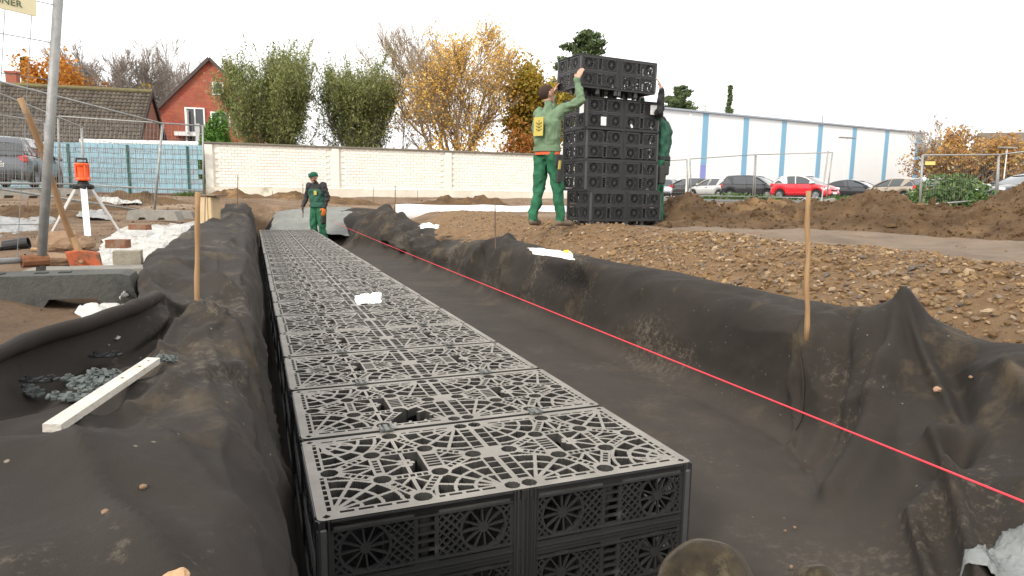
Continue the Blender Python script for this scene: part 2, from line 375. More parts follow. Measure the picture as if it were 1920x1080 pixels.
# ---- the geotextile liner: one sheet over left bank, trench floor and right bank
def cloth_mat():
    m = mat('geotextile', (.0185, .0148, .0118), .86, (.032, .0254, .0198), 1.2, .5, 260, c3=(.074, .054, .031), s3=1.7, t3=.545, sheen=.0, spec=.32, dist=.004)
    nt = m.node_tree; N = nt.nodes; L = nt.links; b = N['Principled BSDF']
    src = b.inputs['Base Color'].links[0].from_socket; co = N['Texture Coordinate'].outputs['Object']
    # scuffs and pale specks of dried mud
    t = N.new('ShaderNodeTexNoise'); t.inputs['Scale'].default_value = 26; t.inputs['Detail'].default_value = 10; t.inputs['Roughness'].default_value = .8; L.new(co, t.inputs['Vector'])
    t2 = N.new('ShaderNodeTexNoise'); t2.inputs['Scale'].default_value = 1.3; t2.inputs['Detail'].default_value = 4; L.new(co, t2.inputs['Vector'])
    mu = N.new('ShaderNodeMath'); mu.operation = 'MULTIPLY'; L.new(t.outputs['Fac'], mu.inputs[0]); L.new(t2.outputs['Fac'], mu.inputs[1])
    r = N.new('ShaderNodeValToRGB'); r.color_ramp.elements[0].position = .305; r.color_ramp.elements[1].position = .385; r.color_ramp.elements[1].color = (.75, .75, .75, 1); L.new(mu.outputs[0], r.inputs[0])
    mx = N.new('ShaderNodeMix'); mx.data_type = 'RGBA'; L.new(r.outputs[0], mx.inputs['Factor']); L.new(src, mx.inputs['A']); mx.inputs['B'].default_value = (.12, .098, .072, 1)
    vo = N.new('ShaderNodeTexVoronoi'); vo.inputs['Scale'].default_value = 17; L.new(co, vo.inputs['Vector'])
    r2 = N.new('ShaderNodeValToRGB'); r2.color_ramp.elements[0].position = .045; r2.color_ramp.elements[1].position = .085; r2.color_ramp.elements[0].color = (1, 1, 1, 1); r2.color_ramp.elements[1].color = (0, 0, 0, 1); L.new(vo.outputs['Distance'], r2.inputs[0])
    mg = N.new('ShaderNodeMath'); mg.operation = 'MULTIPLY'; L.new(r2.outputs[0], mg.inputs[0]); sx = N.new('ShaderNodeSeparateColor'); L.new(vo.outputs['Color'], sx.inputs[0])
    gt = N.new('ShaderNodeMath'); gt.operation = 'GREATER_THAN'; gt.inputs[1].default_value = .62; L.new(sx.outputs[0], gt.inputs[0]); L.new(gt.outputs[0], mg.inputs[1])
    mx2 = N.new('ShaderNodeMix'); mx2.data_type = 'RGBA'; L.new(mg.outputs[0], mx2.inputs['Factor']); L.new(mx.outputs['Result'], mx2.inputs['A']); mx2.inputs['B'].default_value = (.20, .165, .12, 1)
    # dusty bare floor of the trench (object coordinates, low z)
    sz = N.new('ShaderNodeSeparateXYZ'); L.new(co, sz.inputs[0]); mr = N.new('ShaderNodeMapRange'); mr.inputs['From Min'].default_value = -.62; mr.inputs['From Max'].default_value = -.80; L.new(sz.outputs[2], mr.inputs[0])
    t4 = N.new('ShaderNodeTexNoise'); t4.inputs['Scale'].default_value = 2.6; t4.inputs['Detail'].default_value = 8; t4.inputs['Roughness'].default_value = .7; L.new(co, t4.inputs['Vector'])
    m4 = N.new('ShaderNodeMath'); m4.operation = 'MULTIPLY'; L.new(t4.outputs['Fac'], m4.inputs[0]); L.new(mr.outputs[0], m4.inputs[1])
    mx3 = N.new('ShaderNodeMix'); mx3.data_type = 'RGBA'; L.new(m4.outputs[0], mx3.inputs['Factor']); L.new(mx2.outputs['Result'], mx3.inputs['A']); mx3.inputs['B'].default_value = (.062, .051, .042, 1)
    L.new(mx3.outputs['Result'], b.inputs['Base Color'])
    return m
M_cloth = cloth_mat()
K = {  # control rows: (e keys, z keys) over n
 0: ([(-2.4, -2.0), (-1, -1.7), (0, -1.10), (.30, -.83), (.55, -.76), (.72, -.66), (1.15, -.52), (1.8, -.66), (2.9, -.76), (3.9, -.80), (6.2, -.86), (8.7, -.90), (12, -.7), (15, -.7), (17, -.6)],
     [(-2.4, .0), (-1, .0), (0, .02), (.30, .015), (.72, .03), (1.15, .04), (1.6, -.01), (3, -.01), (9, -.02), (12, .0), (17, .08)]),
 1: ([(-2.4, -1.2), (-1, -1.0), (0, -.85), (.35, -.70), (.62, -.66), (.78, -.58), (1.22, -.46), (1.8, -.60), (2.9, -.72), (6.2, -.75), (8.7, -.75), (12, -.6), (17, -.5)],
     [(-2.4, .02), (-1.2, .02), (-.7, .01), (-.38, .008), (-.08, -.08), (.3, -.125), (.78, -.115), (1.15, -.07), (1.8, .02), (3, .035), (9, .02), (12, .03), (17, .12)]),
 2: ([(-2.4, -.6), (-1, -.55), (0, -.5), (.62, -.46), (1.22, -.36), (1.8, -.42), (2.9, -.5), (17, -.45)],
     [(-2.4, .04), (-1.2, .02), (-.7, .01), (-.40, .018), (-.12, -.065), (.3, -.085), (.8, -.055), (1.22, -.01), (1.6, .02), (2.1, .03), (3, .05), (5, .035), (8, .03), (12, .035), (17, .12)]),
 3: ([(-2.4, -.3), (-1, -.26), (0, -.27), (.9, -.27), (1.8, -.29), (17, -.3)],
     [(-2.4, .03), (-1.2, .0), (-.8, -.01), (-.4, -.01), (0, -.05), (.4, -.045), (.9, -.02), (1.4, -.005), (2.1, .015), (5, .02), (8, .01), (12, .03), (17, .12)]),
 4: ([(-2.4, -.14), (-1, -.12), (0, -.15), (2, -.16), (17, -.15)],
     [(-2.4, -.14), (-.8, -.13), (0, -.15), (.9, -.12), (2, -.09), (8, -.1), (17, -.05)]),
 5: ([(-2.4, -.08), (17, -.075)], [(-2.4, -.55), (17, -.5)]),
 6: ([(-2.4, .0), (17, -.0)], [(-2.4, -.80), (17, -.80)]),
 7: ([(-2.4, .5), (17, .5)], [(-2.4, -.815), (15.6, -.815), (16.4, -.5), (17, -.12)]),
 8: ([(-2.4, 1.2), (-.6, 1.35), (.0, 1.6), (.5, 2.0), (1, 2.15), (17, 1.5)], [(-2.4, -.80), (15.4, -.81), (16.4, -.45), (17, -.1)]),
 9: ([(-2.4, 1.5), (-.6, 1.65), (-.1, 1.9), (.3, 2.15), (.8, 2.48), (1.3, 2.57), (4, 2.58), (11, 2.55), (12.5, 2.5), (14.7, 1.95), (17, 1.8)],
     [(-2.4, -.70), (-.6, -.72), (.3, -.76), (1, -.795), (14, -.795), (15.8, -.7), (16.8, -.2), (17, -.1)]),
 10: ([(-2.4, 2.0), (-.6, 2.1), (-.1, 2.25), (.3, 2.42), (.8, 2.62), (1.3, 2.68), (4, 2.7), (11, 2.66), (13, 2.55), (14.7, 2.3), (17, 2.1)],
     [(-2.4, -.48), (-.6, -.50), (.3, -.53), (1, -.52), (1.3, -.52), (7, -.5), (9.3, -.55), (12, -.5), (14.5, -.35), (17, 0)]),
 11: ([(-2.4, 2.5), (-.6, 2.55), (.3, 2.68), (.8, 2.74), (1.3, 2.76), (2, 2.79), (4, 2.8), (12, 2.76), (13, 2.75), (14.7, 2.7), (17, 2.5)],
     [(-2.4, -.27), (-.6, -.32), (0, -.34), (.35, -.36), (.62, -.24), (.8, -.24), (1.15, -.25), (1.45, -.245), (2.4, -.23), (5, -.2), (6.6, -.22), (8.3, -.38), (9.3, -.47), (11, -.4), (12.6, -.22), (14.5, -.05), (17, .02)]),
 12: ([(-2.4, 2.95), (17, 2.95)],
     [(-2.4, -.16), (-.6, -.18), (.1, -.19), (.38, -.235), (.54, -.16), (.68, -.055), (.82, -.09), (1.0, -.12), (1.2, -.175), (1.4, -.165), (1.9, -.15), (2.4, -.15), (3.4, -.15), (5.2, -.13), (6.3, -.11), (6.8, -.15), (8.3, -.30), (9.3, -.40), (11, -.37), (12.2, -.27), (13.4, -.03), (14.5, .09), (15.6, .03), (16.8, .04), (17, .04)]),
 13: ([(-2.4, 3.18), (17, 3.16)],
     [(-2.4, -.17), (.1, -.18), (.45, -.20), (.68, -.13), (1.2, -.18), (2, -.165), (5, -.16), (7, -.19), (9.3, -.30), (11, -.28), (13.4, -.06), (14.5, .0), (17, .0)]),
 14: ([(-2.4, 3.42), (17, 3.36)], [(-2.4, -.24), (17, -.26)]),
}
SUB = [8, 10, 10, 8, 8, 8, 8, 8, 14, 12, 12, 10, 8, 5]
RIDGE = [  # (n0, s0, n1, s1, width, height): single folds, s counts control rows
 (-.44, .3, -.36, 1.8, .09, .02), (-.36, 1.8, -.62, 3.3, .07, .022), (-.10, 2.6, -.35, 3.8, .06, .02), (.02, 2.0, .5, 3.6, .08, .03), (.42, 1.6, .95, 3.2, .06, .022), (-.9, 1.0, -.75, 3.2, .12, .02),
 (1.0, 2.9, .55, 4.8, .04, .035), (.9, 3.4, .35, 5.2, .05, -.04), (1.3, 3.0, 1.1, 5.2, .05, .02), (2.0, 1.0, 1.6, 3.1, .10, .05), (2.5, 2.2, 1.9, 3.6, .10, -.03), (2.9, 1.2, 3.0, 2.6, .14, .03), (3.4, 2.2, 2.6, 4.2, .12, .03), (4.6, 1.4, 3.7, 3.6, .2, -.03), (5.6, 1, 5.0, 2.6, .25, .03), (7.4, 1.6, 6.1, 3.9, .25, .035), (9.2, 1, 8.7, 3.0, .3, -.05),
 (10.8, 1, 10.0, 3.5, .35, .07), (12.4, .5, 12.2, 3.4, .3, .12), (13.4, .5, 13.0, 3.6, .25, -.08), (14.4, .5, 13.9, 3.6, .4, .14),
 (.70, 12.3, .46, 10.8, .055, .06), (.46, 10.8, .22, 9.0, .09, .09), (.62, 12.0, .02, 10.6, .05, .07), (1.14, 11.9, 1.02, 9.9, .022, .035), (1.02, 9.9, .80, 8.8, .025, .04), (.92, 11.7, .58, 9.2, .075, -.075), (.36, 11.8, -.1, 10.2, .10, -.10), (.05, 11.6, -.5, 10.4, .08, .07), (-.02, 10.2, -.8, 9.0, .06, .10), (-.22, 9.4, -1.1, 8.5, .07, .08), (-.5, 12.2, -.2, 11.0, .08, .06), (-.7, 11.4, -1.1, 9.8, .1, -.06),
 (6.3, 12.1, 5.6, 9.8, .14, .07), (6.4, 12.1, 7.1, 9.9, .16, .06), (7.0, 11.5, 6.5, 10, .08, -.04), (7.9, 12, 8.3, 9.8, .18, -.05), (9.4, 12.3, 8.8, 10, .2, .06), (10.6, 12.2, 10.2, 9.7, .22, .08), (11.4, 12.2, 11.2, 9.7, .15, -.06), (12.2, 12, 11.5, 9.6, .25, -.08), (13.2, 12.4, 12.6, 9.6, .16, .12), (14.0, 12.4, 13.6, 9.6, .16, -.10), (14.8, 12.4, 14.2, 9.6, .16, .12),
]
def cr(p0, p1, p2, p3, t): return .5*((2*p1)+(-p0+p2)*t+(2*p0-5*p1+4*p2-p3)*t*t+(-p0+3*p1-3*p2+p3)*t**3)
n_list = axis([(-2.4, -1.2, .08), (-1.2, 1.8, .02), (1.8, 4, .035), (4, 8, .06), (8, 17, .1)])
s_list = []
for i, k in enumerate(SUB): s_list += [i+j/(k*2.2)*1.0 for j in range(int(k*2.2)) if j/(k*2.2) < 1]
s_list.append(14.0)
vs = []
for n in n_list:
    rows = [T(n, keyed(K[i][0], n), keyed(K[i][1], n)) for i in range(15)]
    pts = []
    for s in s_list:
        i = min(13, int(s)); t = s-i
        pts.append(cr(rows[max(0, i-1)], rows[i], rows[i+1], rows[min(14, i+2)], t))
    m = len(pts)
    for j, s in enumerate(s_list):
        a = pts[min(m-1, j+1)]-pts[max(0, j-1)]
        nrm = TN.cross(a) ; nrm = -nrm.normalized() if nrm.length > 1e-8 else Vector((0, 0, 1))
        if nrm.z < -.01: nrm = -nrm
        p = pts[j]; fl = sstep(6.0, 6.6, s)*sstep(8.9, 8.4, s) ; amp = 1-.93*fl; lft = sstep(6, 5, s)
        d = 0.
        for (n0, s0, n1, s1, wd, h) in RIDGE:
            if not (min(s0, s1)-1.2 < s < max(s0, s1)+1.2): continue
            f = min(1, max(0, (s-s0)/(s1-s0))); nn = n0+(n1-n0)*f
            dn = (n-nn)/wd
            if abs(dn) > 3: continue
            over = max(0, min(s0, s1)-s, s-max(s0, s1))
            d += h*math.exp(-dn*dn*1.3)*math.exp(-(over*2.2)**2)
        q = p
        d += amp*(.030*nz(n*1.5+.4*s, s*.8, 3)*(1 if n > -.3 else .6) + .035*sstep(1.2, 2.2, n)*lft*nz(n*.9+.5*s, s*.9, 13) + .011*nz(n*4.6+.8*s, s*1.1, 9) + .0040*nz(n*13+s*2.5, s*2.2, 4) + .0022*nz(n*31-s*4, s*6, 8)*sstep(3, 1.5, n))
        d += amp*.02*sstep(8, 13, n)*nz(n*2.5+s, s*1.5, 6)
        lw = sstep(.3, 1.0, s)*lft; rw = sstep(9.0, 9.8, s)*sstep(12.6, 12.0, s)
        if lw > 0:
            q1, q2 = n*1.25*(1-.4*sstep(1.8, 6, n))+s*.62, s*.45-n*.25; k1 = 1-abs(noise.noise(Vector((q1, q2, 21)))); k2 = 1-abs(noise.noise(Vector((q1*2.1+4, q2*1.7, 27)))); fr_ = (.6 if n < -.25 else 1.)*(1-.55*sstep(1.8, 3.2, n))
            d += lw*fr_*(.050*(k1**5-.35)+.020*(k2**6-.3))
        if rw > 0:
            q1, q2 = n*1.35+.35*(s-9), .30*s-.2*n; k1 = 1-abs(noise.noise(Vector((q1, q2, 31)))); k2 = 1-abs(noise.noise(Vector((q1*2.4, q2*1.6, 37)))); g_ = .35+.65*(sstep(1.6, .9, n)+sstep(5, 8, n))
            d += rw*g_*(.045*(k1**5-.35)+.010*(k2**6-.3))
        d += fl*(.004*nz(n*2.2, s*3, 3)+.002*nz(n*7, s*8, 3))
        if s < 5.3 and s > 3.6: d = min(d, .05)
        vs.append(tuple(p+nrm*d))
m = len(s_list)
fs = [(j*m+i, j*m+i+1, (j+1)*m+i+1, (j+1)*m+i) for j in range(len(n_list)-1) for i in range(m-1)]
me = bpy.data.meshes.new('geotextile_liner'); me.from_pydata(vs, [], fs); me.update()
liner = tag(link_mesh('geotextile_liner', me, M_cloth, smooth=True), 'dark brown felt geotextile sheet lining the long trench and draped over both banks', 'geotextile')
sm = liner.modifiers.new('thick', 'SOLIDIFY'); sm.thickness = .006; sm.offset = -1
LINER = vs; LM = m
LV = np.array(vs)
def liner_z(x, y, rad=.05):
    dd = (LV[:, 0]-x)**2+(LV[:, 1]-y)**2; k = dd < rad*rad
    return float(LV[k, 2].max()) if k.any() else float(LV[dd.argmin(), 2])
def lpt(px, py, rad=.03, z=-.2):
    p = onz(px, py, z)
    for _ in range(6):
        z = .5*z+.5*liner_z(p.x, p.y, rad); p = onz(px, py, z)
    return p
# thick rolled rim of the liner on the left bank
rim = MB()
rp = [(0, 700), (-30, 720)]
pts = []
for n in [i*.05 for i in range(-8, 33)]:
    e = keyed(K[0][0], n)+.02; z = keyed(K[0][1], n)+.012+.006*nz(n*6, 1); pts.append(T(n, e, z))
rim.tube(pts, [.010+.020*sstep(-.4, .3, -.4+i*.04)*sstep(0, 6, len(pts)-1-i)+.010*nz(i*.35, 3)+.005*nz(i*.9, 7) for i in range(len(pts))], 12, flat=.8)
seam = MB(); sp = []
for i in range(41):
    f = i/40; sn = 1.18-.36*f+.03*math.sin(f*7); ss = 12.0-3.3*f
    jn = min(range(len(n_list)), key=lambda k: abs(n_list[k]-sn)); js = min(range(LM), key=lambda k: abs(s_list[k]-ss)); sp.append(Vector(LINER[jn*LM+js])+Vector((-.004, -.004, .004)))
sp = [sum((sp[max(0, min(40, i+q))] for q in (-2, -1, 0, 1, 2)), Vector())/5 for i in range(41)]
seam.tube(sp, .0055, 6); seam.build('overlap_seam', M_cloth, liner, smooth=True)
rim.build('rolled_edge', M_cloth, liner, world=True, smooth=True)
# ================================================================== INFILTRATION CRATES
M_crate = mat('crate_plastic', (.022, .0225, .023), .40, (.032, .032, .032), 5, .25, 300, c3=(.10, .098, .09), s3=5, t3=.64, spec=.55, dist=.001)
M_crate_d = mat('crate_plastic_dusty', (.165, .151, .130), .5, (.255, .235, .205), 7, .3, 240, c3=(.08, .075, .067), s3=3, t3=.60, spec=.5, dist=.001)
BW, BD, BH = 1.2, .61, .40
rr = random.Random(3)
def mask_mesh(name, M, cell, depth, org, axes, back=False, parts=None, two=0):
    """solid cells of a 2-D mask M[i, j] become a plate with real openings: front faces and the walls of every opening"""
    ni, nj = M.shape; U, V2, W3 = (np.array(x, float) for x in axes); org = np.array(org, float)
    Mp = np.zeros((ni+2, nj+2), bool); Mp[1:-1, 1:-1] = M; ids = {}
    V = []; F = []
    gi, gj = np.meshgrid(np.arange(ni+1), np.arange(nj+1), indexing='ij')
    P0 = org+gi[..., None]*cell*U+gj[..., None]*cell*V2; P1 = P0+depth*W3
    base = (ni+1)*(nj+1); allv = np.concatenate([P0.reshape(-1, 3), P1.reshape(-1, 3)])
    idx = lambda i, j, k: i*(nj+1)+j+k*base
    I, J = np.nonzero(M)
    quads = [np.stack([idx(I, J, 0), idx(I+1, J, 0), idx(I+1, J+1, 0), idx(I, J+1, 0)], 1)]
    if back: quads.append(np.stack([idx(I, J, 1), idx(I, J+1, 1), idx(I+1, J+1, 1), idx(I+1, J, 1)], 1))
    for di, dj, a, b_ in ((-1, 0, (0, 1), (0, 0)), (1, 0, (1, 0), (1, 1)), (0, -1, (0, 0), (1, 0)), (0, 1, (1, 1), (0, 1))):
        S = M & ~Mp[1+di:1+di+ni, 1+dj:1+dj+nj]; I, J = np.nonzero(S)
        quads.append(np.stack([idx(I+a[0], J+a[1], 0), idx(I+b_[0], J+b_[1], 0), idx(I+b_[0], J+b_[1], 1), idx(I+a[0], J+a[1], 1)], 1))
    Q = np.concatenate(quads); used, inv = np.unique(Q, return_inverse=True); Q = inv.reshape(-1, 4); verts = allv[used]
    if parts:   # extra shapes joined in
        k = len(verts); verts = np.concatenate([verts, np.array(parts.v)]); fs_ = [tuple(q) for q in Q.tolist()]+[tuple(i+k for i in f) for f in parts.f]
    else: fs_ = Q.tolist()
    me = bpy.data.meshes.new(name); me.from_pydata(verts.tolist(), [], fs_); me.update()
    mi = np.ones(len(fs_), int)*two; mi[:len(quads[0])] = 0; me.polygons.foreach_set('material_index', mi); return me
def seg_d(X, Y, a, b):
    ax, ay = a; dx, dy = b[0]-ax, b[1]-ay; L2 = dx*dx+dy*dy; t = np.clip(((X-ax)*dx+(Y-ay)*dy)/L2, 0, 1); return np.hypot(X-ax-t*dx, Y-ay-t*dy)
TUBES = dict(W=(.062, .305), S=(.3, .05), N=(.3, .56), E=(.535, .305), SW=(.21, .205), NW=(.21, .405), NE=(.392, .405), SE=(.392, .205))
LADDERS = (('W', 'SW'), ('W', 'NW'), ('S', 'SW'), ('S', 'SE'), ('N', 'NW'), ('N', 'NE'), ('E', 'NE'), ('E', 'SE'), ('NW', 'NE'), ('SW', 'SE'), ('SW', 'NW'), ('NE', 'SE'))
def half_mask(u, v):
    S = np.zeros(u.shape, bool); bar = lambda a, b, w: seg_d(u, v, a, b) < w/2
    octo = [TUBES[k] for k in ('W', 'SW', 'S', 'SE', 'E', 'NE', 'N', 'NW')]
    ins = np.zeros(u.shape, bool)                                     # inside the ring of tubes
    for i in range(8):
        (x0, y0), (x1, y1) = octo[i], octo[(i+1) % 8]
        c_ = ((y0 > v) != (y1 > v)) & (u < (x1-x0)*(v-y0)/(y1-y0+1e-9)+x0); ins ^= c_
    F = np.zeros(u.shape, bool)
    for cx, cy, sx, sy in ((.045, .045, 1, 1), (.045, .565, 1, -1), (.545, .045, -1, 1), (.545, .565, -1, -1)):
        rx, ry = (u-cx)*sx, (v-cy)*sy; q = (rx > 0) & (ry > 0) & (rx < .26) & (ry < .27)
        for a in (22, 45, 68): F |= q & (np.abs(rx*math.sin(R_(a))-ry*math.cos(R_(a))) < (.0075 if a == 45 else .0060))
        rr_ = np.hypot(rx, ry)
        for R0 in (.082, .142, .20): F |= q & (np.abs(rr_-R0) < .0058)
    for cx, cy in ((.115, .50),): F |= np.abs(np.hypot(u-cx, v-cy)-.052) < .0058
    S |= F & ~ins
    for a, b in (('W', (.205, .305)), ('S', (.3, .2)), ('N', (.3, .41)), ('E', (.40, .305))): S |= bar(TUBES[a] if isinstance(a, str) else a, b, .011)
    for a, b in (((.21, .305), (.30, .305)), ((.215, .23), (.29, .29)), ((.215, .38), (.29, .32)), ((.303, .21), (.303, .40)), ((.13, .255), (.2, .30)), ((.13, .355), (.2, .31)), ((.245, .125), (.295, .19)), ((.355, .125), (.305, .19)), ((.245, .485), (.295, .42)), ((.355, .485), (.305, .42)), ((.465, .255), (.4, .30)), ((.465, .355), (.4, .31))): S |= bar(a, b, .0105)
    for k in range(6): S |= np.hypot(u-.303-.021*math.cos(k*1.047), v-.305-.021*math.sin(k*1.047)) < .0105
    H = np.zeros(u.shape, bool)
    for a, b in LADDERS:
        wide = (a, b) == ('NE', 'SE'); w = .062 if wide else .034; A, B = np.array(TUBES[a]), np.array(TUBES[b]); L = np.hypot(*(B-A)); t = (B-A)/L
        x = (u-A[0])*t[0]+(v-A[1])*t[1]; y = -(u-A[0])*t[1]+(v-A[1])*t[0]; ins2 = (x > 0) & (x < L)
        S |= ins2 & (np.abs(y) < w/2)
        n_ = max(3, int((L-.075)/.021)); x0 = (L-n_*.021)/2
        H |= ins2 & (np.abs(y) < w/2-.0085) & (x > x0) & (x < L-x0) & (((x-x0) % .021) > .0068)
    # rim with its row of slots, inner rail, middle strip
    S |= (u < .052) | (v < .052) | (v > .558) | (u > .545)
    row = lambda p, q, per, duty: (np.mod(q, per) < per*duty)
    H |= (u > .031) & (u < .042) & (v > .05) & (v < .56) & row(u, v-.012, .036, .72) & (np.abs(v-.305) > .03)
    for vv in (v, .61-v): H |= (vv > .031) & (vv < .041) & (u > .05) & (u < .53) & row(vv, u-.01, .052, .78) & (np.abs(u-.3) > .045)
    H |= (u > .555) & (u < .592) & (np.abs(v-.305) > .045) & (v > .075) & (v < .535) & (np.mod(v-.075, .048) > .006)
    H |= (np.abs(u-.026)+np.abs(v-.022) < .012) | (np.abs(u-.026)+np.abs(v-.588) < .012)
    S &= ~H
    for k, c_ in TUBES.items(): S |= np.hypot(u-c_[0], v-c_[1]) < .037
    for vv in (.035, .575): S |= np.hypot(u-.572, v-vv) < .034
    for k, c_ in TUBES.items(): S &= ~(np.hypot(u-c_[0], v-c_[1]) < .0275)
    for vv in (.035, .575): S &= ~(np.hypot(u-.572, v-vv) < .024)
    S &= ~((np.hypot(np.maximum(0, .018-u), np.maximum(0, .018-v)) > .018) | (np.hypot(np.maximum(0, .018-u), np.maximum(0, v-.592)) > .018))
    return S
def make_top(cell=.0030, z=BH, broken=False, columns=True):
    ni, nj = int(round(1.2/cell)), int(round(BD/cell)); x = (np.arange(ni)+.5)*cell; y = (np.arange(nj)+.5)*cell
    X, Y = np.meshgrid(x, y, indexing='ij'); u = np.where(X < .6, X, 1.2-X); v = np.where(X < .6, Y, BD-Y); M = half_mask(u, v)
    if broken: M &= ~((np.abs(X-.42) < .085) & (Y > .065) & (Y < .065+.11*(1-np.abs(X-.42)/.085)+.03))
    pt = MB()
    for hx in (0, 1):
        for k, (a, b_) in list(TUBES.items())+[('m1', (.572, .035)), ('m2', (.572, .575))]:
            xx, yy = (a, b_) if hx == 0 else (1.2-a, BD-b_); r = .0278 if k[0] != 'm' else .0243
            pt.lathe((xx-.6, yy-BD/2, z), [(r+.004, -.002), (r+.004, -.10), (r-.006, -.10), (r, -.001)], 12); pt.lathe((xx-.6, yy-BD/2, z-.09), [(.0005, 0), (r, 0)], 10)
            if columns: pt.lathe((xx-.6, yy-BD/2, z-.10), [(.019, 0), (.014, -.27)], 6)
    return mask_mesh('top_grid', M, cell, .034, (-.6, -BD/2, z), ((1, 0, 0), (0, 1, 0), (0, 0, -1)), True, pt, 1)
def make_panel():
    """0.6 x 0.2 side panel facing -y: frame and diamond lattice, open where the two wheel grilles sit"""
    W, H, cell = .596, .198, .003; ni, nj = int(W/cell), int(H/cell); X, Z = np.meshgrid((np.arange(ni)+.5)*cell, (np.arange(nj)+.5)*cell, indexing='ij')
    S = np.zeros(X.shape, bool)
    for sg in (1, -1): S |= np.mod(X+sg*Z, .0262) < .0066
    for wx in (.125, .47): S &= np.hypot(X-wx, Z-.1) > .072
    S &= (X > .04) & (X < W-.04) & (Z > .03) & (Z < H-.034)
    S |= (X < .043) | (X > W-.043) | (Z < .022) | (Z > H-.022) | ((Z > .027) & (Z < .033)) | ((Z > H-.036) & (Z < H-.030)) | ((X > .262) & (X < .334))
    S &= ~((X > .274) & (X < .322) & (Z > .03) & (Z < H-.036) & (np.mod(Z-.03, .0265) > .006))
    S &= ~(((X > .0135) & (X < .0195)) | ((X > W-.0195) & (X < W-.0135)))
    pt = MB()
    for x in (.004, .029, W-.029, W-.004): pt.box((x, .008, H/2), (.0052, .026, H-.002))
    for z in (.005, .0295, H-.033, H-.004): pt.box((W/2, .007, z), (W-.07, .022, .0048))
    return mask_mesh('side_panel', S, cell, .012, (0, 0, 0), ((1, 0, 0), (0, 0, 1), (0, 1, 0)), True, pt)
def make_wheel():
    mb = MB()
    def ring(r0, r1, d, n=24):
        mb.lathe((0, 0, 0), [(r1, 0), (r1, d), (r0, d), (r0, 0), (r1, 0)], n, Matrix.Rotation(R_(90), 3, 'X'))
    ring(.066, .074, -.016); ring(.008, .016, -.02, 12); ring(.0, .0085, -.012, 8)
    for k in range(12):
        t = k*math.pi/6+.1; a = Vector((math.cos(t), 0, math.sin(t)))
        mb.bar(a*.014+Vector((0, .006, 0)), a*.068+Vector((0, .006, 0)), .005, .010, up=(0, 1, 0))
    return mb.mesh('wheel_grille')
def make_frame(walls=False):
    mb = MB()
    for sx in (-1, 1):
        for sy in (-1, 1): mb.box((sx*(.6-.011), sy*(BD/2-.011), BH/2-.012), (.030, .030, BH-.026), ch=.005)
    for sy in (-1, 1): mb.box((0, sy*(BD/2-.018), BH/2-.012), (.05, .03, BH-.03))
    mb.box((0, 0, .2), (1.16, .02, .012))
    if walls:
        mb.box((0, 0, .185), (1.14, .006, .32))
        for x in (-.42, -.2, .2, .42): mb.box((x, 0, .185), (.006, .54, .319))
    return mb.mesh('post_frame')
ME_top, ME_panel, ME_wheel, ME_frame_open = make_top(), make_panel(), make_wheel(), make_frame()
ME_frame = make_frame(True); 
ME_top_clean = ME_top.copy(); ME_broken = make_top(broken=True)
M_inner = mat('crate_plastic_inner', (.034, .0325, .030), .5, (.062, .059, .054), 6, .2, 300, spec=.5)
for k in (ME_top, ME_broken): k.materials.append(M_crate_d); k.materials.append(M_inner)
ME_top_clean.materials.append(M_crate); ME_top_clean.materials.append(M_crate)
ME_bottom = make_top(columns=False); ME_bottom.materials.append(M_crate); ME_bottom.materials.append(M_crate)
M_post_lit = mat('crate_post_highlight', (.055, .056, .057), .38, (.075, .076, .076), 6, .2, 200, spec=.55)  # post grey lightened to paint in the vertical highlight along the crate corners
for k in (ME_panel, ME_wheel): k.materials.append(M_crate)
ME_frame.materials.append(M_post_lit); ME_frame_open.materials.append(M_post_lit)
def child(name, me, parent, loc=(0, 0, 0), rz=0.):
    o = bpy.data.objects.new(name, me); col.objects.link(o); o.parent = parent; o.location = loc; o.rotation_euler = (0, 0, rz); return o
def crate(loc, rz, label, group, sides, clean=False, wheels=True, bottom=False):
    t = empty('drainage_crate', loc, rz, label, 'crate', group)
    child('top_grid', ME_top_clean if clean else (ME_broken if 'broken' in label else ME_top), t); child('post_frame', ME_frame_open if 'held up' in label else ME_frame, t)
    if bottom: child('bottom_grid', ME_bottom, t, (0, 0, -.378))
    for layer in (0, 1):
        z = .001+layer*.199
        sp = []
        if 'f' in sides: sp += [((-.6, -BD/2, z), 0), ((.004, -BD/2, z), 0)]
        if 'b' in sides: sp += [((.6, BD/2, z), math.pi), ((-.004, BD/2, z), math.pi)]
        if 'l' in sides: sp += [((-.6, BD/2-.006, z), -math.pi/2)]
        if 'r' in sides: sp += [((.6, -BD/2+.006, z), math.pi/2)]
        for lc, a in sp:
            p = child('side_panel', ME_panel, t, lc, a)
            if wheels:
                for wx in (.125, .47): child('wheel_grille', ME_wheel, p, (wx, .001, .1))
    return t
ROW = 'drainage crates laid in a row in the trench'
ordn = ['nearest', 'second', 'third', 'fourth', 'fifth', 'sixth', 'seventh', 'eighth', 'ninth', 'tenth', 'eleventh', 'twelfth']
NB = 23
M_clip = mat('grey_clip', (.10, .105, .10), .5, (.15, .155, .145), 20)
ME_clip = MB()
ME_clip.box((0, 0, .004), (.05, .035, .012), ch=.004); ME_clip.box((0, 0, .012), (.018, .06, .008), ch=.003); ME_clip.box((.02, 0, .013), (.008, .05, .008)); ME_clip.box((-.02, 0, .013), (.008, .05, .008))
ME_clip = ME_clip.mesh('connector_clip'); ME_clip.materials.append(M_clip)
